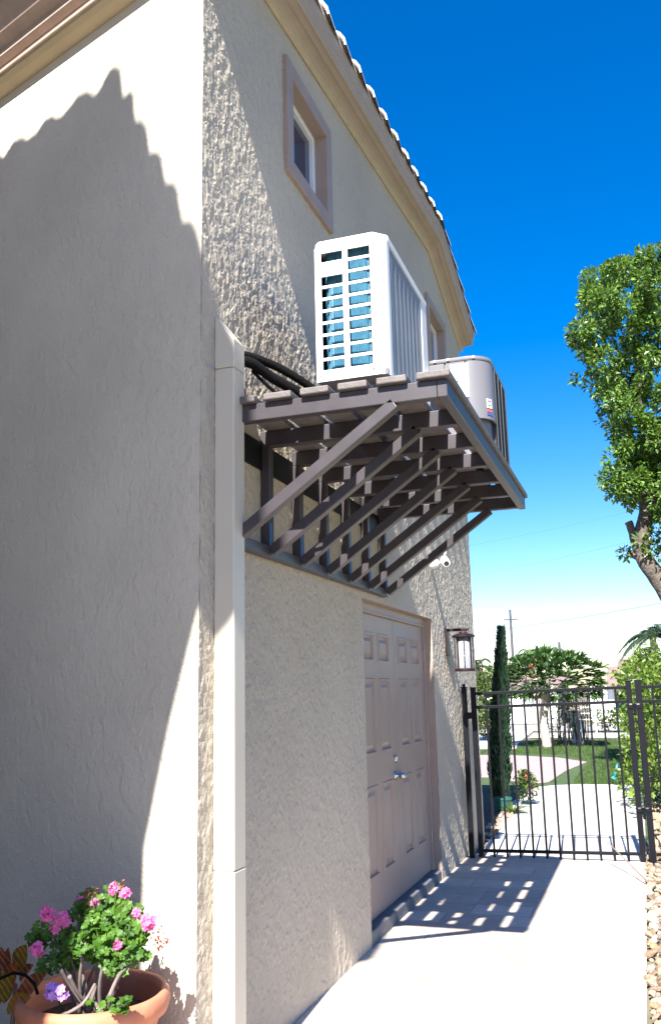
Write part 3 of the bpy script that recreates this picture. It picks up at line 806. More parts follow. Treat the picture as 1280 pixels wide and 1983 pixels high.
wp = thing("gate_post", (.05, 8.79, 0), "black square post fixed to the stucco wall beside the gate latch", "post")
post(Vector((.058, 8.79, 0)), .05, 1.56, "post", wp)
MB().lathe([(0, 1.575), (.012, 1.572), (.018, 1.588), (.008, 1.6), (0, 1.602)], (.058, 8.79, 0), 12).build("cap_knob", M['black'], wp)
FB = GB+gd_*.085
fen = thing("fence_panel", tuple(FB), "black metal picket fence panel standing in front of the hedge right of the gate", "fence")
post(FB, .055, 1.59, "post", fen)
for z in (1.535, 1.405, .07):
    MB().bar(FB+gd_*.03+Zv*z, FB+gd_*2.2+Zv*z, .028, .028).build("rail", M['black'], fen, bevel=.002)
for k in range(1, 18):
    p = FB+gd_*(.122*k)
    MB().obox(p+Zv*.785, (gd_, gd_.cross(Zv), Zv), (.0095, .0095, .75)).build("picket", M['black'], fen)

# ------------------------------------------------------------------ plants: leaf builders
def rnd_unit(R):
    while True:
        v = Vector((R.uniform(-1, 1), R.uniform(-1, 1), R.uniform(-1, 1)))
        if .05 < v.length <= 1: return v
def leaf_quad(mb, p, d, n, L, w, fold=.25):
    d = d.normalized(); s = d.cross(n)
    if s.length < 1e-3: s = d.cross(Vector((.3, .5, .8)))
    s.normalize(); n = s.cross(d)
    a = p; m1 = p+d*L*.5+s*w*.5+n*w*fold; m2 = p+d*L*.5-s*w*.5+n*w*fold; t = p+d*L; c = p+d*L*.45
    mb.add([a, m1, t, m2, c], [(0, 1, 4), (1, 2, 4), (2, 3, 4), (3, 0, 4)])
def leaf_cloud(R, blobs, per, L, w, mb=None, upb=.35, shell=.0):
    mb = mb or MB()
    for (c, r) in blobs:
        c = Vector(c)
        for _ in range(per):
            v = rnd_unit(R)
            if shell: v = v.normalized()*(1-(1-v.length)*(1-shell))
            r3 = r if isinstance(r, (tuple, list)) else (r, r, r)
            p = c + Vector((v.x*r3[0], v.y*r3[1], v.z*r3[2]))
            d = (v.normalized()*.7 + rnd_unit(R)*.8 + Vector((0, 0, -.15)))
            n = (rnd_unit(R)*.8 + Vector((0, 0, upb*2)) + v*.4)
            k = R.uniform(.6, 1.25)
            leaf_quad(mb, p, d, n, L*k, w*k)
    return mb
def limb(mb, pts, r0, r1, n=8, R=None, wob=.0):
    P = [Vector(p) for p in pts]; out = []; rs = []
    for k in range(len(P)-1):
        p0 = P[max(k-1, 0)]; p1 = P[k]; p2 = P[k+1]; p3 = P[min(k+2, len(P)-1)]
        for j in range(5):
            t = j/5; q = .5*((2*p1)+(p2-p0)*t+(2*p0-5*p1+4*p2-p3)*t*t+(3*p1-p0-3*p2+p3)*t**3)
            if R and wob: q = q + rnd_unit(R)*wob
            out.append(q)
    out.append(P[-1])
    m = len(out)
    mb.tube(out, [r0+(r1-r0)*(i/(m-1))**.8 for i in range(m)], n)

# big street tree on the right
R = random.Random(4)
TY = 15.0
tr = thing("ficus_tree", (3.0, TY, 0), "tall leafy dark green tree with grey gnarled trunk at the right edge", "tree")
T = lambda u, v, dy=0: at(u, v, 1, TY+dy)
tk = MB()
limb(tk, [(3.0, TY, -.05), (2.75, TY, 1.6), T(1296, 1155), T(1252, 1088), T(1243, 1050), T(1252, 985)], .17, .12, 12, R, .02)
limb(tk, [T(1300, 1120), T(1310, 1000), T(1275, 950), T(1262, 880), T(1240, 800), T(1232, 700)], .15, .04, 10, R, .02)
limb(tk, [T(1236, 1075), T(1226, 1040), T(1217, 1012)], .075, .062, 10, R, .008)
limb(tk, [T(1250, 985), T(1236, 940), T(1228, 925)], .10, .07, 10, R, .008)
limb(tk, [T(1262, 970), T(1254, 930), T(1236, 890), T(1215, 850), T(1190, 790)], .07, .02, 8, R, .01)
limb(tk, [T(1243, 1085), T(1225, 1075), T(1215, 1068)], .055, .04, 8, R, .006)
limb(tk, [T(1262, 880), T(1300, 780), T(1310, 650)], .10, .03, 8, R, .02)
limb(tk, [T(1240, 800), T(1190, 700), T(1150, 620)], .05, .015, 8, R, .01)
limb(tk, [T(1256, 1000), T(1262, 900), T(1290, 800)], .14, .05, 9, R, .015)
tk.build("trunk", M['bark'], tr, smooth=True)
cuts = MB(); q = T(1217, 1012); cuts.tube([q-Vector((-.005, 0, .02)), q+Vector((-.006, 0, .012))], .064, 12); q = T(1228, 925); cuts.tube([q-Vector((0, 0, .02)), q+Vector((-.004, 0, .012))], .072, 12)
cuts.build("pruned_ends", M['l_dry'], tr)
blobs = []
edge = [(1125, 555), (1150, 530), (1118, 580), (1115, 625), (1124, 660), (1130, 700), (1148, 735), (1170, 760), (1185, 535), (1215, 520), (1240, 530), (1260, 510), (1290, 500), (1150, 590), (1170, 640),
        (1190, 600), (1220, 570), (1250, 580), (1280, 560), (1310, 540), (1200, 660), (1230, 630), (1260, 640), (1290, 620), (1320, 600), (1180, 700), (1215, 710), (1245, 690), (1275, 700), (1310, 690),
        (1205, 750), (1240, 760), (1270, 770), (1300, 760), (1195, 795), (1180, 820), (1225, 820), (1255, 835), (1285, 830), (1210, 860), (1190, 885), (1182, 925), (1200, 900), (1235, 880), (1262, 890), (1290, 880),
        (1215, 930), (1205, 950), (1275, 940), (1300, 930), (1262, 975), (1300, 1000), (1250, 905), (1270, 905), (1285, 985), (1300, 1060), (1268, 960), (1240, 850), (1340, 650), (1350, 760), (1350, 880), (1340, 560)]
for (u, v) in edge:
    u += 16
    for _ in range(4):
        j = 22
        dy = R.uniform(-.9, .9)
        p = at(u+R.uniform(-j, j), v+R.uniform(-j, j), 1, TY+dy)
        blobs.append((p, R.uniform(.08, .23)))
for (u, v) in [(1240, 1050), (1262, 1055), (1275, 1040), (1258, 1062), (1270, 1020), (1280, 1060), (1285, 1075), (1262, 1035), (1252, 1000), (1275, 1000), (1272, 1075), (1246, 1065), (1225, 965), (1222, 975), (1112, 733), (1122, 738), (1140, 745), (1172, 932), (1166, 928), (1213, 1068), (1207, 1072)]:
    blobs.append((at(u, v, 1, TY+R.uniform(-.3, .3)), .10))
small = [b for b in blobs if b[1] <= .10]; bigb = [b for b in blobs if b[1] > .10]
mb = leaf_cloud(R, bigb, 175, .092, .048); mb = leaf_cloud(R, small, 30, .10, .045, mb)
# the far side of the crown, out of frame to the right
far = [((R.uniform(2.9, 5.2), TY+R.uniform(-1.6, 1.8), R.uniform(4.6, 8.6)), R.uniform(.35, .55)) for _ in range(60)]
mb = leaf_cloud(R, far, 60, .14, .07, mb)
mb.build("crown", M['l_tree'], tr, recalc=False)

# hedge
R = random.Random(9)
hd = thing("hedge_shrub", (1.9, 14.5, 0), "large yellow green leafy shrub behind the fence on the right", "shrub")
stm = MB()
for k in range(9):
    x, y = R.uniform(1.5, 2.6), R.uniform(12.5, 15.5)
    limb(stm, [(x, y, -.02), (x+R.uniform(-.2, .2), y, .5), (x+R.uniform(-.35, .2), y+R.uniform(-.2, .2), 1.2)], .03, .012, 6, R, .015)
stm.build("stems", M['stem'], hd, smooth=True)
blobs = []
for _ in range(210):
    y = R.uniform(11.4, 17.0); x = R.uniform(1.40, 3.0); z = R.uniform(.30, 1.95)
    xl = 1.14 + .22*max(0, (z-1.2)/.8) + .12*math.sin(y*2.1)
    if y < 12.5: xl += .3
    if x < xl+.2: x = xl+.2
    zt = 1.72 + .24*min(1, (x-1.3)/.8)
    blobs.append(((x, y, min(z, zt)), R.uniform(.18, .30)))
mb = leaf_cloud(R, blobs, 60, .085, .052)
mb.build("foliage", M['l_hedge'], hd, recalc=False)

# cypress in a nursery pot
R = random.Random(12)
cxp, cyp = -.215, 12.35
pot2 = thing("nursery_pot", (cxp+.05, cyp-.2, 0), "dark green plastic nursery pot at the foot of the cypress", "plant pot")
MB().lathe([(0, 0), (.09, 0), (.115, .14), (.125, .14), (.125, .165), (.112, .165), (.108, .12), (0, .12)], (cxp+.06, cyp-.2, 0), 24).build("tub", M['green_pot'], pot2, smooth=False)
MB().lathe([(0, .123), (.109, .121)], (cxp+.06, cyp-.2, 0), 20).build("soil", M['soil'], pot2)
cyt = thing("cypress_tree", (cxp, cyp, 0), "slim dark columnar cypress rising behind the gate beside the house corner", "tree")
mb = MB(); limb(mb, [(cxp, cyp, 0), (cxp+.08, cyp, 1.2), (cxp+.145, cyp, 2.2)], .035, .006, 7); mb.build("trunk", M['bark'], cyt)
mb = MB()
for _ in range(11000):
    z = .12 + 2.2*R.random()**.9; t = (z-.12)/2.22
    r = .14*(1-t)**.55*(.72+.28*min(1, t*5)) + .004
    if t > .6: r *= 1-.25*(t-.6)/.4
    a = R.uniform(0, 2*math.pi); rad = r*math.sqrt(R.uniform(.25, 1.0))*(1+.18*math.sin(z*17+a*2))
    lean = .15*t
    p = Vector((cxp+lean+rad*math.cos(a), cyp+rad*math.sin(a), z))
    d = Vector((math.cos(a)*.45, math.sin(a)*.45, 1.0)) + rnd_unit(R)*.25
    leaf_quad(mb, p, d, rnd_unit(R), R.uniform(.05, .11), R.uniform(.014, .028), .1)
mb.build("foliage", M['l_cyp'], cyt, recalc=False)
# small plants at the cypress foot
R = random.Random(5)
def strap_plant(name, c, n, L, wd, mt, label, cat, upw=1.1, group=None):
    mb = MB()
    for k in range(n):
        a = R.uniform(0, 2*math.pi); e = R.uniform(.5, upw)
        d = Vector((math.cos(a), math.sin(a), e)).normalized(); l = L*R.uniform(.6, 1.1)
        s = Vector((-math.sin(a), math.cos(a), 0)); p = Vector(c); rows = []
        for j in range(6):
            t = j/5; q = p + d*l*t + Vector((0, 0, -.45*l*t*t)); w_ = wd*(1-t**2)*(.5+.5*min(1, t*5))+.0015
            rows.append([q-s*w_*.5, q+Vector((0, 0, -.15*w_)), q+s*w_*.5])
        mb.strip(rows)
    o = mb.build(name, mt, recalc=False, smooth=True, origin=c); return setp(o, label, cat, group)
strap_plant("spider_plant", (.0, 11.95, .0), 36, .42, .022, M['l_bush'], "spiky green strap leaved plant in front of the cypress pot", "plant")
fp = thing("flowering_plant", (.03, 12.9, 0), "low bushy plant with small red flowers beside the cypress", "plant")
leaf_cloud(R, [((.05, 12.9, .22), (.16, .2, .2)), ((.10, 12.7, .34), .10)], 220, .06, .035).build("leaves", M['l_bush'], fp, recalc=False)
leaf_cloud(R, [((.12, 12.7, .40), .06), ((.16, 12.8, .22), .05), ((.05, 12.75, .30), .05)], 22, .03, .025).build("blossoms", M['redfl'], fp, recalc=False)

# feathery tree beyond the lawn
R = random.Random(21)
pt = thing("papaya_tree", (-.9, 25, 0), "broad low tree with feathery green leaves and red blossoms on the lawn", "tree")
mb = MB(); limb(mb, [(-.88, 25, -.05), (-.92, 25, .6), (-.86, 25, 1.2), (-.8, 25, 1.5)], .13, .10, 10, R, .01)
for k in range(12):
    a = R.uniform(0, 6.28); e = R.uniform(.5, 1.15)
    limb(mb, [(-.82, 25, 1.25), (-.82+e*.5*math.cos(a), 25+e*.5*math.sin(a), 1.55), (-.72+e*math.cos(a), 25+e*.8*math.sin(a), R.uniform(1.6, 2.1))], .03, .01, 6, R, .01)
mb.build("trunk", M['palebark'], pt, smooth=True)
mb = MB()
for k in range(620):
    t = R.random(); a = R.uniform(0, 6.28)
    u = R.uniform(985, 1160); vtop = 1262+.0035*(u-1065)**2; v = vtop+(1348-vtop)*R.random()
    c = at(u, v, 1, 25+R.uniform(-.9, .9))
    o = Vector((c.x+.7, c.y-25, c.z-1.5)).normalized()
    for j in range(7):
        aa = (j-3)*.42; d = (o*1.0 + Vector((math.cos(a+aa), math.sin(a+aa), 0))*.9*abs(aa)*.7 + Vector((0, 0, -.25)) + rnd_unit(R)*.2)
        leaf_quad(mb, c, d, Vector((0, 0, 1))+rnd_unit(R)*.4, R.uniform(.16, .30), R.uniform(.05, .085), .2)
mb.build("crown", M['l_pap'], pt, recalc=False)
mb = leaf_cloud(R, [(at(u, v, 1, 24.4), .07) for (u, v) in [(1030, 1292), (1036, 1308), (1042, 1313)]], 12, .05, .04); mb.build("blossoms", M['redfl'], pt, recalc=False)
# trunks and bamboo behind it
bs = thing("bare_shrub", (-.35, 25.8, 0), "thicket of dark bare stems behind the feathery tree", "shrub")
mb = MB()
for k in range(26):
    x = R.uniform(-.75, .1); limb(mb, [(x, 25.8+R.uniform(-.3, .3), -.03), (x+R.uniform(-.1, .1), 25.8, .7), (x+R.uniform(-.2, .2), 25.8, R.uniform(1.0, 1.5))], .018, .008, 5)
mb.build("stems", M['bark'], bs)
leaf_cloud(R, [((R.uniform(-.8, .15), 25.8, R.uniform(.05, 1.3)), .16) for _ in range(16)], 30, .10, .04).build("leaves", M['l_bush'], bs, recalc=False)

def palm(name, base, top, nf, L, label, mt, dry=0, seed=1, group=None):
    R = random.Random(seed)
    o = thing(name, base, label, "palm", group)
    mb = MB(); b = Vector(base); t = Vector(top)
    limb(mb, [b-Vector((0, 0, .05)), b.lerp(t, .5)+Vector((.08, 0, 0)), t], .15, .10, 9, R, .005); mb.build("trunk", M['palebark'], o, smooth=True)
    def fr(mb, a, e, L):
        d = Vector((math.cos(a)*math.cos(e), math.sin(a)*math.cos(e), math.sin(e))); s = Vector((-math.sin(a), math.cos(a), 0))
        pts = [t + d*L*k/14 + Vector((0, 0, -L*.75*(k/14)**2.2)) for k in range(15)]
        mb.tube(pts, [.02-.0012*k for k in range(15)], 4)
        for k in range(2, 15):
            for i in range(2):
                for sg in (-1, 1):
                    p = pts[k] if i == 0 else pts[k].lerp(pts[k-1], .5)
                    dd = (pts[k]-pts[k-1]).normalized()
                    l = L*.24*math.sin(math.pi*(.12+.8*k/14))
                    leaf_quad(mb, p, s*sg*1.0+dd*.7+Vector((0, 0, -.45))+rnd_unit(R)*.12, Vector((0, 0, 1)), l, .05, .1)
    mb = MB()
    for k in range(nf): fr(mb, k*2.399+R.uniform(-.2, .2), R.uniform(-.1, 1.25), L*R.uniform(.8, 1.1))
    mb.build("crown", mt, o, recalc=False)
    if dry:
        mb = MB()
        for k in range(dry): fr(mb, R.uniform(0, 6.28), R.uniform(-.9, -.4), L*R.uniform(.6, .8))
        mb.build("dry_fronds", M['l_dry'], o, recalc=False)
p = at(925, 1290, 1, 38); palm("palm_tree", (p.x, 38, 0), tuple(p), 18, 1.05, "palm with drooping orange dry fronds behind the cypress", M['l_palm'], 6, 3)
p = at(1030, 1272, 1, 40); palm("palm_tree", (p.x, 40, 0), tuple(p), 22, 1.15, "rounded palm crown showing above the feathery tree", M['l_palm'], 3, 4)
p = at(1262, 1232, 1, 30); palm("palm_tree", (p.x, 30, 0), tuple(p), 20, 1.1, "palm with spread fronds above the yellow green shrub", M['l_palm'], 0, 6)
p = at(1250, 1270, 1, 34); palm("palm_tree", (p.x, 34, 0), (p.x, 34, p.z), 18, 0.9, "lower dark palm partly hidden behind the yellow green shrub", M['l_palm'], 0, 8)
R = random.Random(31)
bu = thing("green_bush", (-3.0, 28, 0), "mid green leafy bush between the house corner and the cypress", "bush")
leaf_cloud(R, [(at(R.uniform(910, 960), R.uniform(1305, 1415), 1, 28+R.uniform(-.5, .5)), .28) for _ in range(34)], 60, .14, .08).build("foliage", M['l_bush'], bu, recalc=False)
MB().tube([(-2.9, 28, -.05), (-2.9, 28, .7)], .05, 7).build("trunk", M['bark'], bu)
R = random.Random(32)
ft = thing("far_trees", (-4, 48, 0), "dark green tree clump behind the white house", "trees")
leaf_cloud(R, [((R.uniform(-9, -2.5), 48+R.uniform(-1, 1), R.uniform(.8, 2.3)), .7) for _ in range(40)], 60, .3, .2).build("crown", M['l_bush'], ft, recalc=False)
MB().tube([(-4, 48, -.1), (-4, 48, 1.2)], .15, 7).build("trunk", M['bark'], ft)
fh = thing("far_hedge", (.9, 33.5, 0), "dark clipped hedge along the far house front", "hedge")
leaf_cloud(R, [((R.uniform(-.3, 2.6), 33.4+R.uniform(-.3, .3), R.uniform(.2, .75)), .3) for _ in range(30)], 50, .12, .08).build("foliage", M['l_bush'], fh, recalc=False)
for (u, dy, lab) in ((975, 0, "dark green round tree far behind the white house"), (1100, 3, "dark green tree line clump far behind the brown roofed house")):
    pass

# far houses
hw = thing("white_house", (-7, 36, 0), "plain white house wall across the road left of the feathery tree", "house")
MB().box(-11, -1.95, 41.0, 46, 0, 1.62).build("wall", M['housewhite'], hw)
mb = MB(); mb.prism([(-11.4, 40.6, 1.62), (-11.4, 46.4, 1.62), (-11.4, 43.5, 2.05)], (10.0, 0, 0)); mb.build("roof", M['houseroof'], hw)
MB().box(-3.4, -2.4, 40.97, 41.0, 0.0, 1.35).build("garage_door", M['white'], hw)
hb = thing("brown_roof_house", (2, 42, 0), "low white house with brown roof showing left of the yellow green shrub", "house")
MB().box(-.7, 9, 42.0, 48, 0, 1.55).build("wall", M['housewhite'], hb)
mb = MB()
mb.prism([(.1, 41.4, 1.48), (.1, 41.4, 1.58), (.1, 44.2, 2.45), (.1, 44.2, 2.35)], (10.5, 0, 0)); mb.prism([(.5, 44.3, 2.3), (.5, 44.3, 2.4), (.5, 49, 2.9), (.5, 49, 2.3)], (10, 0, 0))
mb.build("roof", M['houseroof'], hb)
wd = MB(); wd.box(.45, 1.05, 41.97, 42.0, .55, 1.3); wd.build("window", M['glass'], hb)
MB().box(.12, .36, 41.9, 41.98, 0, 1.5).build("column", M['white'], hb)

# poles and wires
def pole(u, v, Y, lab, arm=True):
    p = at(u, v, 1, Y)
    o = thing("utility_pole", (p.x, Y, 0), lab, "utility pole")
    MB().tube([(p.x, Y, -.1), (p.x, Y, p.z)], [.10*Y/55, .07*Y/55], 8).build("pole", M['wood'], o)
    if arm:
        MB().box(p.x-.42, p.x+.42, Y-.04, Y+.04, p.z-.62, p.z-.55).build("crossarm", M['wood'], o)
    return p
p1 = pole(987, 1181, 55, "tall grey utility pole rising beside the cypress top")
p2 = pole(1082, 1243, 80, "short distant utility pole above the feathery tree", False)
def wire(pa, pb, sag, r, lab):
    pts = [pa.lerp(pb, k/24)-Vector((0, 0, sag*4*(k/24)*(1-k/24))) for k in range(25)]
    o = MB().tube(pts, r, 5).build("overhead_wire", M['wire'], origin=tuple(pa)); setp(o, lab, "overhead wire", "overhead wires")
wire(at(700, 1250, 1, 50), at(1340, 1156, 1, 50), .25, .014, "lowest overhead wire crossing beside the utility pole, the most visible")
wire(at(800, 1135, 1, 50), at(1340, 1018, 1, 50), .2, .004, "faint middle overhead wire in the pale sky under the platform corner")
wire(at(800, 1075, 1, 50), at(1340, 960, 1, 50), .2, .0035, "faint highest overhead wire in the sky beside the platform braces")

# small street things
for (u, v, lab) in ((1117, 1440, "cream stub pillar standing on the lawn edge behind the feathery tree"),):
    p = at(u, v, 2, 0); o = thing("stub_pillar", (p.x, p.y, 0), lab, "pillar")
    mb = MB(); mb.box(p.x-.14, p.x+.14, p.y-.14, p.y+.14, -.02, .85); mb.build("shaft", M['housewhite'], o, bevel=.02)
    MB().box(p.x-.17, p.x+.17, p.y-.17, p.y+.17, .852, .90).build("cap", M['concrete'], o, bevel=.01)
p = at(1138, 1420, 2, 0); rk = thing("white_rack", (p.x, p.y, 0), "small white metal rail frame standing by the far pavement", "rail")
mb = MB()
for x in (-.28, .28): mb.tube([(p.x+x, p.y, 0), (p.x+x, p.y, .85)], .025, 8)
for z in (.45, .65, .85): mb.tube([(p.x-.28, p.y, z), (p.x+.28, p.y, z)], .022, 8)
mb.build("tube_frame", M['white'], rk)
hn = thing("garden_hose_nozzle", (1.16, 16.4, 0), "teal plastic garden wand leaning at the foot of the shrub", "garden wand")
MB().tube([(1.10, 16.35, .02), (1.13, 16.38, .15), (1.17, 16.40, .28)], [.028, .026, .012], 8).build("wand", M['teal'], hn, smooth=True)
MB().tube([(1.07, 16.33, -.0), (1.10, 16.35, .04)], [.05, .045], 10).build("grip", M['teal'], hn)
tw = MB(); tw.tube([at(1175, 1630, 1, 8.6), at(1220, 1675, 1, 8.2), at(1250, 1705, 1, 7.9), at(1290, 1740, 1, 7.7)], .006, 5)
setp(tw.build("dry_twig", M['stem'], origin=tuple(at(1250, 1705, 1, 7.9))), "thin dry twig sticking out of the stones by the gate hinge post", "twig")

# grass
R = random.Random(77)
gb = MB()
def inlawn(x, y):
    if y < 15.7: return x > 1.62 and x < 2.6
    if y < 22.2 and x < .45+(y-20.2)*-.4*(y > 20.2): return False
    if x < -.1 and y < 22.3: return False
    return True
n = 0
while n < 24000:
    y = 15.6 + 13*R.random()**1.3; x = R.uniform(-2.6, 3.2)
    if y > 24 and x < -1.6: continue
    if not inlawn(x, y): continue
    a = R.uniform(0, 6.28); l = R.uniform(.03, .07); s = Vector((math.cos(a), math.sin(a), 0))*.006
    p = Vector((x, y, -.012)); t = p + Vector((R.uniform(-.03, .03), R.uniform(-.03, .03), l))
    gb.add([p-s, p+s, t], [(0, 1, 2)]); n += 1
setp(gb.build("grass", M['blade'], recalc=False), "mown green lawn grass between the paths and the pavement", "grass", kind="stuff")

# river stones: individuals where the photograph shows them
R = random.Random(15)
protos = []
for k in range(8):
    bm = bmesh.new(); bmesh.ops.create_icosphere(bm, subdivisions=2, radius=1)
    sx, sy, sz = R.uniform(.8, 1.2), R.uniform(.65, 1.0), R.uniform(.5, .8)
    ofs = [Vector((R.uniform(-1, 1), R.uniform(-1, 1), R.uniform(-1, 1))).normalized() for _ in range(9)]
    for v in bm.verts:
        for o_ in ofs:
            dd = v.co.dot(o_)
            if dd > .66: v.co -= o_*(dd-.66)*.95
        v.co = Vector((v.co.x*sx, v.co.y*sy, v.co.z*sz))
    me = bpy.data.meshes.new("river_stone"); bm.to_mesh(me); bm.free()
    protos.append(me)
stone_cols = [(.30, .21, .13), (.40, .32, .23), (.24, .155, .10), (.36, .26, .17), (.29, .23, .19), (.44, .38, .31), (.20, .135, .095), (.33, .21, .12)]
for me, c in zip(protos, stone_cols):
    me.materials.append(mat("river stone tone", c, .8, var=.3, vscale=2.5, bump=.5, bscale=6, bdist=.04))
SL = "tan river stone in the loose bed along the right edge of the walkway"
SL2 = "tan river stone in the loose bed below the cypress beyond the gate"
def stone(x, y, z, s, lab, grp):
    o = bpy.data.objects.new("river_stone", protos[R.randrange(8)]); COL.objects.link(o)
    o.location = (x, y, z); o.scale = (s, s, s); o.rotation_euler = (R.uniform(-.4, .4), R.uniform(-.4, .4), R.uniform(0, 6.28))
    setp(o, lab, "stone", grp)
placed = []
tries = 0
while len(placed) < 240 and tries < 20000:
    tries += 1
    y = 3.9+5.7*R.random(); x = R.uniform(1.615, 1.70+.022*(y-3.9)); sz = R.uniform(.018, .052)
    if 8.74 < y < 9.02 and x < 1.74: continue
    z = sz*.35
    if any((x-a_)**2+(y-b_)**2 < (.62*(sz+c_))**2 for a_, b_, c_ in placed):
        if tries < 4000: continue
        z = .03+sz*.3
        if sz > .03 or any((x-a_)**2+(y-b_)**2 < (.3*(sz+c_))**2 for a_, b_, c_ in placed): continue
    placed.append((x, y, sz)); stone(x, y, z, sz, SL, "river stones along the walkway")
for k in range(48):
    stone(R.uniform(-.15, .07), R.uniform(10.0, 12.2), R.uniform(-.01, .015), R.uniform(.025, .05), SL2, "river stones below the cypress")
sb = MB()
ico = protos[0]; iv = [v.co.copy() for v in ico.vertices]; ifc = [tuple(p_.vertices) for p_ in ico.polygons]
for k in range(900):
    if k < 650: x, y = R.uniform(1.78, 2.5), R.uniform(2.0, 10.0)
    else: x, y = R.uniform(1.66, 2.2), R.uniform(9.6, 13)
    s = R.uniform(.03, .05); q = Quaternion(rnd_unit(R), R.uniform(0, 6))
    sb.add([q @ v*s + Vector((x, y, R.uniform(-.01, .03))) for v in iv], ifc)
setp(sb.build("stone_bed", M['stone'], recalc=False, smooth=True), "loose bed of tan river stones beyond the walkway edge", "stones", kind="stuff")
ed = thing("border_edging", (1.615, 3.0, 0), "weathered grey edging strip between walkway and stones at the lower right", "edging")
MB().box(1.602, 1.635, 1.0, 4.55, -.03, .028).build("strip", M['edging'], ed, bevel=.006)
setp(ed)

# ------------------------------------------------------------------ terracotta pot with geranium
R = random.Random(3)
pc = Vector((-.245, 3.03, 0)); PZ = .515
tp_ = thing("terracotta_pot", (pc.x, pc.y, 0), "round terracotta pot with a thick rolled rim by the front wall", "plant pot")
pr = [(0, 0), (.20, 0), (.215, .03), (.225, PZ-.13), (.235, PZ-.10), (.240, PZ-.09), (.262, PZ-.075), (.272, PZ-.045), (.269, PZ-.015), (.256, PZ), (.242, PZ-.006), (.234, PZ-.03), (.228, PZ-.09), (.222, PZ-.14)]
MB().lathe(pr, pc, 64).build("pot", M['terracotta'], tp_, smooth=True)
MB().lathe([(0, PZ-.085), (.1, PZ-.082), (.2, PZ-.09), (.230, PZ-.098)], pc, 32).build("soil", M['soil'], tp_, smooth=True)
ger = thing("geranium_plant", (pc.x, pc.y, PZ-.09), "geranium with green scalloped leaves and pink flowers growing in the terracotta pot", "plant")
def P(u, v, y): return at(u, v, 1, y)
stm = MB()
base = Vector((pc.x-.02, pc.y-.02, PZ-.09))
tips = [((112, 1815), 2.98), ((135, 1850), 2.95), ((160, 1840), 2.92), ((150, 1790), 3.0), ((190, 1860), 3.05), ((178, 1800), 3.02), ((225, 1800), 3.0), ((245, 1850), 2.97), ((205, 1740), 3.05), ((95, 1790), 3.0)]
for (q, y) in tips:
    e = P(*q, y); b = base+Vector((R.uniform(-.07, .1), R.uniform(-.06, .06), 0)); m = b.lerp(e, .5)+Vector((R.uniform(-.03, .03), R.uniform(-.03, .03), -.02))
    limb(stm, [b, m, e], .0085, .005, 7, R, .002)
for (a, b_, c_) in (((118, 1968), (160, 1945), (185, 1905)), ((212, 1930), (230, 1890), (250, 1870)), ((118, 1878), (140, 1915), (165, 1950)), ((135, 1890), (150, 1920), (172, 1948))):
    limb(stm, [P(*a, 2.86), P(*b_, 2.9), P(*c_, 2.95)], .0075, .005, 7)
stm.build("stems", M['stem'], ger, smooth=True)
def ger_leaf(mb, p, n, r):
    n = n.normalized(); a = n.cross(Vector((.2, .3, 1))).normalized(); b = n.cross(a); vs = [p]; k = 14
    a0 = R.uniform(0, 6.28)
    for i in range(k+1):
        t = a0+.25+(2*math.pi-.5)*i/k; rr = r*(.88+.14*math.cos(i*math.pi)) ; h = .28*r*(.5+.5*math.cos(t*3+a0))
        vs.append(p + a*math.cos(t)*rr + b*math.sin(t)*rr + n*h)
    mb.add(vs, [(0, i, i+1) for i in range(1, k+1)])
lf = MB()
clumps = [((85, 1812), 3.0, .055, 26), ((150, 1790), 3.03, .075, 36), ((205, 1775), 3.05, .08, 48), ((235, 1790), 3.0, .07, 46), ((180, 1815), 2.98, .07, 40), ((225, 1840), 2.95, .065, 44), ((262, 1840), 2.97, .05, 28), ((255, 1815), 3.0, .06, 34),
          ((125, 1850), 2.97, .055, 26), ((155, 1838), 2.93, .05, 26), ((200, 1845), 3.02, .05, 20), ((85, 1880), 2.93, .03, 8), ((215, 1745), 3.07, .05, 22), ((245, 1765), 3.05, .045, 18), ((165, 1750), 3.06, .045, 14), ((228, 1875), 2.93, .035, 16)]
for (q, y, r, n) in clumps:
    c = P(*q, y)
    for _ in range(int(n*1.35)):
        v = rnd_unit(R); p = c+v*r
        ger_leaf(lf, p, Vector((.15, -.55, .75))+rnd_unit(R)*.75, R.uniform(.012, .027))
for k in range(30):
    u = R.uniform(165, 252); p = P(u, R.uniform(1935, 1962)-.0*(u-200), 2.88+R.uniform(-.05, .05))
    ger_leaf(lf, p, Vector((0, -.4, .9))+rnd_unit(R)*.6, R.uniform(.012, .02))
lf.build("leaves", M['l_ger'], ger, recalc=False)
def bloom(q, y, r, n, mt, nm="flower_head"):
    c = P(*q, y); mb = MB()
    for _ in range(int(n*2.2)):
        v = rnd_unit(R).normalized(); fc = c+v*r*R.uniform(.6, 1); nn_ = (v+Vector((0, -.6, .3))).normalized()
        a = nn_.cross(Vector((.1, .2, 1))).normalized(); b = nn_.cross(a); o_ = R.uniform(0, 6)
        for j in range(5):
            t = o_+j*1.257; d = a*math.cos(t)+b*math.sin(t)+nn_*.25
            leaf_quad(mb, fc, d, nn_, .016*R.uniform(.8, 1.2), .012, .12)
    mb.build(nm, mt, ger, recalc=False)
bloom((92, 1770), 2.96, .026, 16, M['petal']); bloom((122, 1780), 2.96, .024, 15, M['petal']); bloom((107, 1797), 2.95, .010, 4, M['petal'])
bloom((72, 1838), 2.93, .022, 14, M['petal']); bloom((288, 1785), 2.99, .024, 15, M['petal']); bloom((100, 1920), 2.84, .020, 10, M['petal2']); bloom((120, 1922), 2.84, .018, 9, M['petal2'])
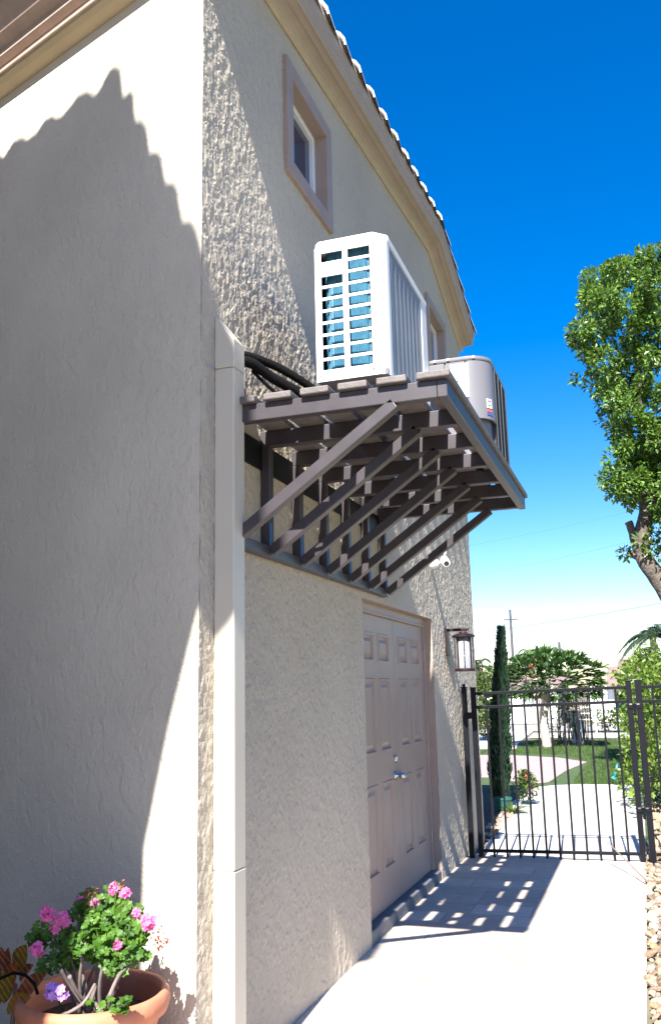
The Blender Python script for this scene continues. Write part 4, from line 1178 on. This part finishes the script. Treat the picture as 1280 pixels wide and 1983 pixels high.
bloom((155, 1745), 3.04, .010, 5, M['petal']); bloom((185, 1750), 3.02, .010, 5, M['petal']); bloom((220, 1720), 3.05, .014, 6, M['petal']); bloom((243, 1730), 3.04, .014, 7, M['petal']); bloom((228, 1830), 2.92, .010, 4, M['petal']); bloom((264, 1768), 3.02, .010, 4, M['petal'])
leaf_cloud(R, [(P(176, 1728, 3.04), .018), (P(172, 1745, 3.04), .02), (P(230, 1718, 3.05), .02), (P(305, 1810, 3.0), .022), (P(312, 1825, 3.0), .02)], 26, .016, .008).build("spent_buds", M['bud'], ger, recalc=False)
fs = MB()
for (a, b_) in (((110, 1800), (112, 1835)), ((178, 1735), (188, 1780)), ((225, 1725), (222, 1765)), ((285, 1795), (262, 1830)), ((74, 1848), (86, 1880)), ((110, 1930), (128, 1965))):
    fs.tube([P(*a, 2.99), P(*b_, 3.0)], .003, 5)
fs.build("flower_stalks", M['l_ger'], ger)

R = random.Random(8)
cro = thing("croton_plant", (-.62, 3.12, 0), "croton with red and yellow striped leaves left of the terracotta pot", "plant")
mb = MB(); cols = []
def big_leaf(mb, p, d, n, L, w):
    d = d.normalized(); s = d.cross(n).normalized(); n = s.cross(d); rows = []
    for j in range(9):
        t = j/8; ww = w*math.sin(math.pi*min(1, .06+.94*t))**.8*.5; c = p+d*L*t - Vector((0, 0, .35*L*t*t*.5))
        rows.append([c-s*ww+n*ww*.35, c-s*ww*.5+n*ww*.12, c, c+s*ww*.5+n*ww*.12, c+s*ww+n*ww*.35])
    mb.strip(rows)
for (a, b_, y, w_) in [((20, 1900), (18, 1822), 3.05, .045), ((35, 1880), (52, 1818), 3.03, .07), ((15, 1930), (35, 1850), 2.98, .09), ((10, 1880), (4, 1825), 3.0, .06), ((25, 1955), (92, 1860), 2.93, .07), ((0, 1900), (-25, 1850), 3.02, .08), ((5, 1940), (22, 1870), 2.92, .08), ((40, 1900), (65, 1858), 3.08, .05), ((-5, 1950), (-15, 1880), 2.95, .08), ((15, 1960), (60, 1915), 2.9, .06)]:
    p, q = P(*a, y), P(*b_, y-.03); big_leaf(mb, p, q-p, Vector((R.uniform(-.2, .2), -.9, .45)), (q-p).length*1.05, w_)
mb.build("leaves", M['l_crot'], cro, recalc=False, smooth=True)
mb = MB(); limb(mb, [(-.62, 3.1, 0), (-.63, 3.08, .25), (-.60, 3.05, .5)], .014, .008, 7); mb.build("stem", M['stem'], cro)
mb = MB(); limb(mb, [(-.6, 3.1, 0), (-.55, 3.0, .25), P(25, 1955, 2.93)], .01, .006, 7); mb.build("stem", M['stem'], cro)
o = MB().tube([P(-15, 1905, 2.86), P(5, 1893, 2.85), P(28, 1884, 2.84), P(50, 1888, 2.83), P(68, 1905, 2.83), P(74, 1925, 2.84)], .0055, 7).build("drip_hose", M['rubber'], smooth=True, origin=tuple(P(60, 1900, 2.83)))
setp(o, "thin black irrigation hose looping over the croton into the pot", "hose")
